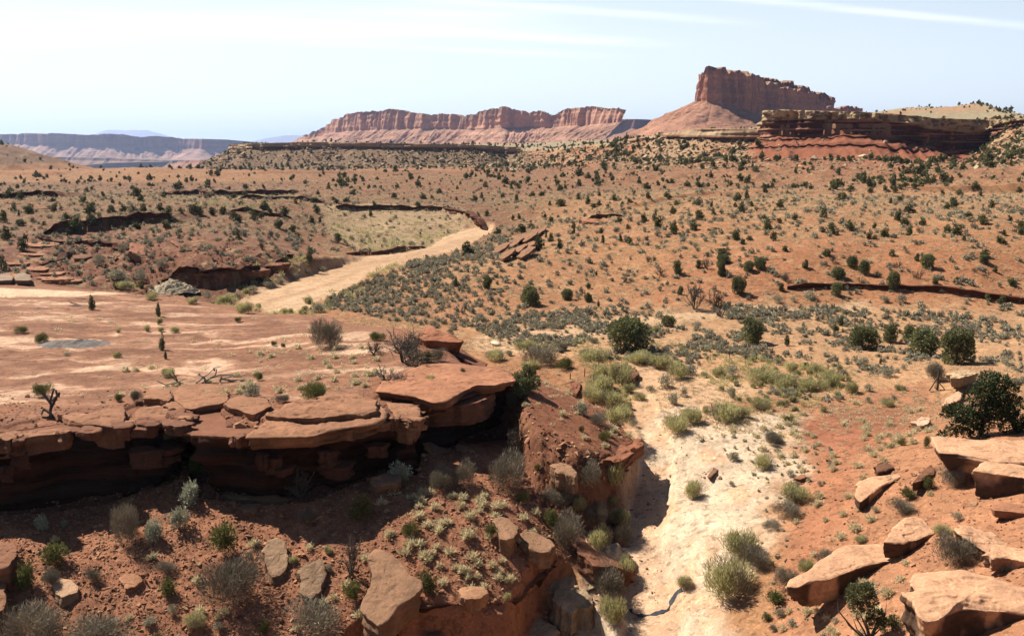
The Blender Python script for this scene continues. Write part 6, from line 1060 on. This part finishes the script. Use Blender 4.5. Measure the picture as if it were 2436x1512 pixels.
for cen, R0 in SLABS:
    if cen[1] < 100:
        for k in range(26):
            a_ = RNG.uniform(0, 6.28); r_ = R0 * RNG.uniform(.95, 1.5); xr = np.append(xr, cen[0] + r_ * math.cos(a_)); yr = np.append(yr, cen[1] + r_ * math.sin(a_)); Sr = np.append(Sr, math.exp(RNG.normal(-1.9, .5)))
CHS = [(1560,1030),(1620,1030),(1640,1100),(1560,1180),(1600,1300),(1560,1500),(1500,1500),(1500,1150)]
x4, y4 = near_zone(20000, CHS, 60, 115); x4, y4 = x4[::4], y4[::4]; S4 = np.exp(RNG.normal(-2.3, .5, len(x4)))
XX = np.concatenate([x1, x2, x3, x4, x5]); YY = np.concatenate([y1, y2, y3, y4, y5]); SS = np.concatenate([S, S2, S3, S4, S5]); XX = np.concatenate([XX, xr]); YY = np.concatenate([YY, yr]); SS = np.concatenate([SS, Sr]); XX = np.concatenate([XX, x6]); YY = np.concatenate([YY, y6]); SS = np.concatenate([SS, S6]); print('stones', len(XX))
pal = [(.42,.21,.13),(.34,.16,.10),(.50,.28,.18),(.46,.30,.20),(.28,.13,.085)]
a, b = split(XX, YY, SS, 230)
rp_ = []
for i, (Vk, Fk) in enumerate(RK):
    rp_.append(mesh_np('stone', Vk, Fk, M_boul, np.broadcast_to(np.array(pal[i % 5]) * 1.0, (len(Vk), 3)), False, None, False).data)
for i in a:
    o = bpy.data.objects.new('stone', rp_[RNG.integers(8)]); COL.objects.link(o); z = float(gz(XX[i], YY[i])); s = float(min(SS[i], .75)); o.location = (XX[i], YY[i], z + s * .12); o.scale = (s * 1.2, s, s * RNG.uniform(.5, 1)); o.rotation_euler = (RNG.normal() * .25, RNG.normal() * .25, RNG.uniform(0, 6.28))
    u_, v_ = proj(XX[i], YY[i], z); tag(o, autolabel('stone', u_, v_, s * F / YY[i], None, 'angular red stone'), 'stone', 'loose stones on the red slopes')
cloud('stony_debris', RK, XX[b], YY[b], SS[b], M_boul, rockcolf(pal), 'loose red stony debris on the near slopes', 'stones', .15)
# dark rocks on the left middle slope
x, y = near_zone(16000, [(100,640),(150,590),(340,565),(560,590),(760,600),(690,640),(480,690),(250,670)], 150, 260); S = np.exp(RNG.normal(-1.0, .5, len(x)))
cloud('stony_debris', RK, x[::2], y[::2], S[::2], M_boul, rockcolf([(.34,.17,.11),(.28,.13,.085),(.42,.22,.14)]), 'broken dark red rocks on the left middle slope', 'stones', .2)
# near grass tufts
TUF = [(900,1170),(1040,1160),(1250,1180),(1340,1280),(1310,1330),(1250,1400),(1000,1410),(960,1330),(860,1260)]
x1, y1 = near_zone(16000, TUF, 58, 100); m = RNG.random(len(x1)) < .15; x1, y1 = x1[m], y1[m]
x2, y2 = near_zone(9000, TON, 80, 120); m = RNG.random(len(x2)) < .14; x2, y2 = x2[m], y2[m]
x3, y3 = near_zone(9000, [(0,1260),(700,1280),(880,1330),(850,1500),(0,1500)], 58, 100); m = RNG.random(len(x3)) < .05; x3, y3 = x3[m], y3[m]
x4, y4 = near_zone(20000, [(1840,1090),(2150,1080),(2230,1180),(2160,1230),(2000,1300),(1850,1360),(1800,1400),(1860,1240)], 58, 105); m = RNG.random(len(x4)) < .06; x4, y4 = x4[m], y4[m]
x5, y5 = near_zone(20000, [(1640,985),(2160,945),(2250,1040),(2100,1090),(1860,1110),(1760,1060),(1640,1020)], 75, 120); m = RNG.random(len(x5)) < .14; x5, y5 = x5[m], y5[m]
x6, y6 = near_zone(20000, [(1840,1380),(2160,1300),(2170,1500),(1860,1540)], 50, 90); m = RNG.random(len(x6)) < .06; x6, y6 = x6[m], y6[m]
x7, y7 = near_zone(40000, [(0,700),(700,750),(900,800),(1000,850),(880,920),(600,950),(0,960)], 88, 180); m = (RNG.random(len(x7)) < .05 * ss(fbm(x7 / 8, y7 / 8, 3, 541), -.1, .4)) | ((RNG.random(len(x7)) < .06) & inpoly([(640,800),(900,770),(900,920),(520,950),(300,930),(600,880)], x7, y7)); x7, y7 = x7[m], y7[m]
XX = np.concatenate([x1, x2, x3, x4, x5, x6, x7]); YY = np.concatenate([y1, y2, y3, y4, y5, y6, y7]); SS = RNG.uniform(.24, .55, len(XX)) * np.where(np.arange(len(XX)) < len(x1), 1.15, 1.0); print('tufts', len(XX))
a, b = split(XX, YY, SS, 290)
for i in a: place('grass', XX[i], YY[i], float(gz(XX[i], YY[i])), SS[i] * 1.25, SS[i])
cloud('dry_grass_cover', GR, XX[b], YY[b], SS[b], M_grass, tintf, 'smaller dry grass tufts among the near rocks and sand', 'dry grass')
# grey low scrub on the white apron and near right slope
x, y = near_zone(26000, [(1650,1030),(1760,1040),(1880,1060),(1980,1060),(2000,1120),(1880,1300),(1860,1380),(2100,1400),(2000,1540),(1820,1500),(1800,1330),(1800,1180),(1700,1110)], 58, 105); m = RNG.random(len(x)) < .055; x, y = x[m], y[m]
cloud('grey_scrub_cover', SG, x, y, RNG.uniform(.2, .5, len(x)), M_sage, tintf, 'low grey scrub on the white rock apron and right slope', 'scrub')
x, y = near_zone(9000, [(590,735),(700,690),(900,630),(1100,570),(1150,560),(1000,610),(850,680),(720,745)], 140, 260); m = RNG.random(len(x)) < .03
cloud('wash_scrub', RB_, x[m], y[m], RNG.uniform(.3, .8, m.sum()), M_rabbit, tintf, 'small green tufts dotted on the sandy wash floor', 'scrub')
SKY_STR = 0.05; HAZE = 3.2e-5; EXPO = 1.02
# ================================================================== CAMERA, LIGHT
cam = bpy.data.cameras.new('camera'); co = bpy.data.objects.new('camera', cam); COL.objects.link(co)
cam.sensor_width = 36; cam.lens = 36 * F / 2436; cam.clip_start = 0.5; cam.clip_end = 80000
co.location = (0, 0, EYE); co.rotation_euler = (math.pi / 2 - PITCH, 0, 0); SC.camera = co
SAZ = math.radians(58); SEL = math.radians(50)      # sun: left of the view direction, behind the scene
sd = Vector((-math.sin(SAZ) * math.cos(SEL), math.cos(SAZ) * math.cos(SEL), math.sin(SEL)))
sl = bpy.data.lights.new('sun', 'SUN'); sl.energy = 5.0; sl.angle = math.radians(.5); sl.color = (1, .95, .88)
so = bpy.data.objects.new('sun', sl); COL.objects.link(so); so.rotation_euler = sd.to_track_quat('Z', 'Y').to_euler()
W = bpy.data.worlds.new('World'); SC.world = W; W.use_nodes = True; nt = W.node_tree; N = nt.nodes; K = nt.links
bg = N['Background']; sky = N.new('ShaderNodeTexSky'); sky.sky_type = 'NISHITA'; sky.sun_disc = False
sky.sun_elevation = SEL; sky.sun_rotation = -SAZ; sky.air_density = 1.0; sky.dust_density = 0.8; sky.ozone_density = 1.5; sky.altitude = 1500
# thin cirrus streaks in the sky
tc = N.new('ShaderNodeTexCoord'); sx = N.new('ShaderNodeSeparateXYZ'); K.new(tc.outputs['Generated'], sx.inputs[0])
def mth(op, a, b=None, c=None):
    n = N.new('ShaderNodeMath'); n.operation = op
    for i, q in enumerate((a, b, c)):
        if q is None: continue
        if isinstance(q, (int, float)): n.inputs[i].default_value = q
        else: K.new(q, n.inputs[i])
    return n.outputs[0]
az = mth('DIVIDE', sx.outputs[0], sx.outputs[1]); el = mth('DIVIDE', sx.outputs[2], sx.outputs[1])
def streak(e0, k, w, a0, a1, amp):
    # a long thin cloud: elevation line e0 + k*azimuth, half width w
    nz = N.new('ShaderNodeTexNoise'); nz.inputs['Scale'].default_value = 1; nz.inputs['Detail'].default_value = 6; nz.inputs['Roughness'].default_value = .6
    cm = N.new('ShaderNodeCombineXYZ'); K.new(mth('MULTIPLY', az, 5.0), cm.inputs[0]); K.new(mth('MULTIPLY', el, 90.0), cm.inputs[1]); cm.inputs[2].default_value = e0 * 50; K.new(cm.outputs[0], nz.inputs['Vector'])
    line = mth('ADD', mth('MULTIPLY', az, k), e0)
    d = mth('DIVIDE', mth('ABSOLUTE', mth('SUBTRACT', el, line)), w)
    m = N.new('ShaderNodeMapRange'); m.interpolation_type = 'SMOOTHSTEP'; m.inputs['From Min'].default_value = 1; m.inputs['From Max'].default_value = 0; K.new(d, m.inputs['Value'])
    e1 = N.new('ShaderNodeMapRange'); e1.interpolation_type = 'SMOOTHSTEP'; e1.inputs['From Min'].default_value = a0; e1.inputs['From Max'].default_value = a0 + .12; K.new(az, e1.inputs['Value'])
    e2 = N.new('ShaderNodeMapRange'); e2.interpolation_type = 'SMOOTHSTEP'; e2.inputs['From Min'].default_value = a1; e2.inputs['From Max'].default_value = a1 - .15; K.new(az, e2.inputs['Value'])
    nn = mth('MULTIPLY', mth('POWER', nz.outputs['Fac'], 2.2), 4.2)
    return mth('MULTIPLY', mth('MULTIPLY', mth('MULTIPLY', m.outputs[0], nn), mth('MULTIPLY', e1.outputs[0], e2.outputs[0])), amp)
# (azimuth ratio = (u-1218)/2290, elevation ratio = (345-v)/2290)
tot = streak(.108, -.052, .007, -.30, .2, .30)
for a in ((.164, -.091, .006, .12, .8, .26), (.137, -.070, .006, -.2, .28, .22), (.092, -.044, .005, -.28, .15, .2), (.122, .01, .03, -.7, .1, .2)):
    tot = mth('ADD', tot, streak(*a))
# a thin even veil of high cloud low over the horizon, thicker on the sun's side
ve = N.new('ShaderNodeMapRange'); ve.interpolation_type = 'SMOOTHSTEP'; ve.inputs['From Min'].default_value = .42; ve.inputs['From Max'].default_value = .02; K.new(el, ve.inputs['Value'])
va = N.new('ShaderNodeMapRange'); va.inputs['From Min'].default_value = .6; va.inputs['From Max'].default_value = -.5; va.inputs['To Min'].default_value = .7; va.inputs['To Max'].default_value = 1.0; K.new(az, va.inputs['Value'])
fr = mth('GREATER_THAN', sx.outputs[1], 0.0)
veil = mth('MINIMUM', mth('MULTIPLY', mth('MULTIPLY', ve.outputs[0], va.outputs[0]), fr), .96)
m0 = N.new('ShaderNodeMix'); m0.data_type = 'RGBA'; K.new(veil, m0.inputs['Factor']); K.new(sky.outputs[0], m0.inputs['A']); m0.inputs['B'].default_value = (10.7, 11.8, 12.8, 1)
clf = mth('MINIMUM', tot, .9)
mx = N.new('ShaderNodeMix'); mx.data_type = 'RGBA'; K.new(clf, mx.inputs['Factor']); K.new(m0.outputs['Result'], mx.inputs['A']); mx.inputs['B'].default_value = (15.5, 15.7, 15.9, 1)
K.new(mx.outputs['Result'], bg.inputs['Color']); bg.inputs['Strength'].default_value = SKY_STR
# haze
if HAZE:
    bm = bmesh.new(); bmesh.ops.create_cube(bm, size=1)
    me = bpy.data.meshes.new('haze'); 
    for v in bm.verts: v.co = Vector((v.co.x * 62000, 20800 + v.co.y * 45000, 175 + v.co.z * 830 ))
    bm.to_mesh(me); bm.free(); hz_ = bpy.data.objects.new('haze', me); COL.objects.link(hz_); hz_['kind'] = 'stuff'; hz_['label'] = 'thin blue haze over the far mesas'; hz_['category'] = 'haze'
    hm_ = bpy.data.materials.new('haze'); hm_.use_nodes = True; n = hm_.node_tree.nodes
    n.remove(n['Principled BSDF']); pv = n.new('ShaderNodeVolumePrincipled'); hm_.node_tree.links.new(pv.outputs[0], n['Material Output'].inputs['Volume'])
    pv.inputs['Color'].default_value = (.54, .68, 1, 1); pv.inputs['Density'].default_value = HAZE; pv.inputs['Anisotropy'].default_value = .5
    me.materials.append(hm_)
SC.view_settings.view_transform = 'Standard'; SC.view_settings.look = 'None'; SC.view_settings.gamma = 1; SC.view_settings.exposure = EXPO
SC.render.engine = 'CYCLES'

# ------------------------------------------------------------------ labels: tell look-alikes apart by their order from the left
ORD = ['leftmost', 'second', 'third', 'fourth', 'fifth', 'sixth', 'seventh', 'eighth', 'ninth', 'tenth', 'eleventh', 'twelfth', 'thirteenth', 'fourteenth', 'fifteenth', 'sixteenth', 'seventeenth', 'eighteenth', 'nineteenth', 'twentieth']
byl = {}
for o in bpy.data.objects:
    if o.parent is None and 'category' in o and 'kind' not in o: byl.setdefault(o['label'], []).append(o)
for lab, os_ in byl.items():
    n_ = len(os_)
    if n_ < 2: continue
    os_.sort(key=lambda o: float(proj(o.location.x, o.location.y, o.location.z)[0]))
    for i_, o in enumerate(os_):
        if n_ == 2: p = ('left', 'right')[i_]
        elif n_ == 3: p = ('leftmost', 'middle', 'rightmost')[i_]
        elif i_ == 0: p = 'leftmost'
        elif i_ == n_ - 1: p = 'rightmost'
        elif i_ < 20: p = ORD[i_] + ' from left,'
        else: continue
        w_ = (p + ' ' + lab).split()
        for drop in ('small', 'rounded', 'narrow', 'wide', 'dense', 'low'):
            if len(w_) > 16 and drop in w_[:7]: w_.remove(drop)
        o['label'] = ' '.join(w_[:16])
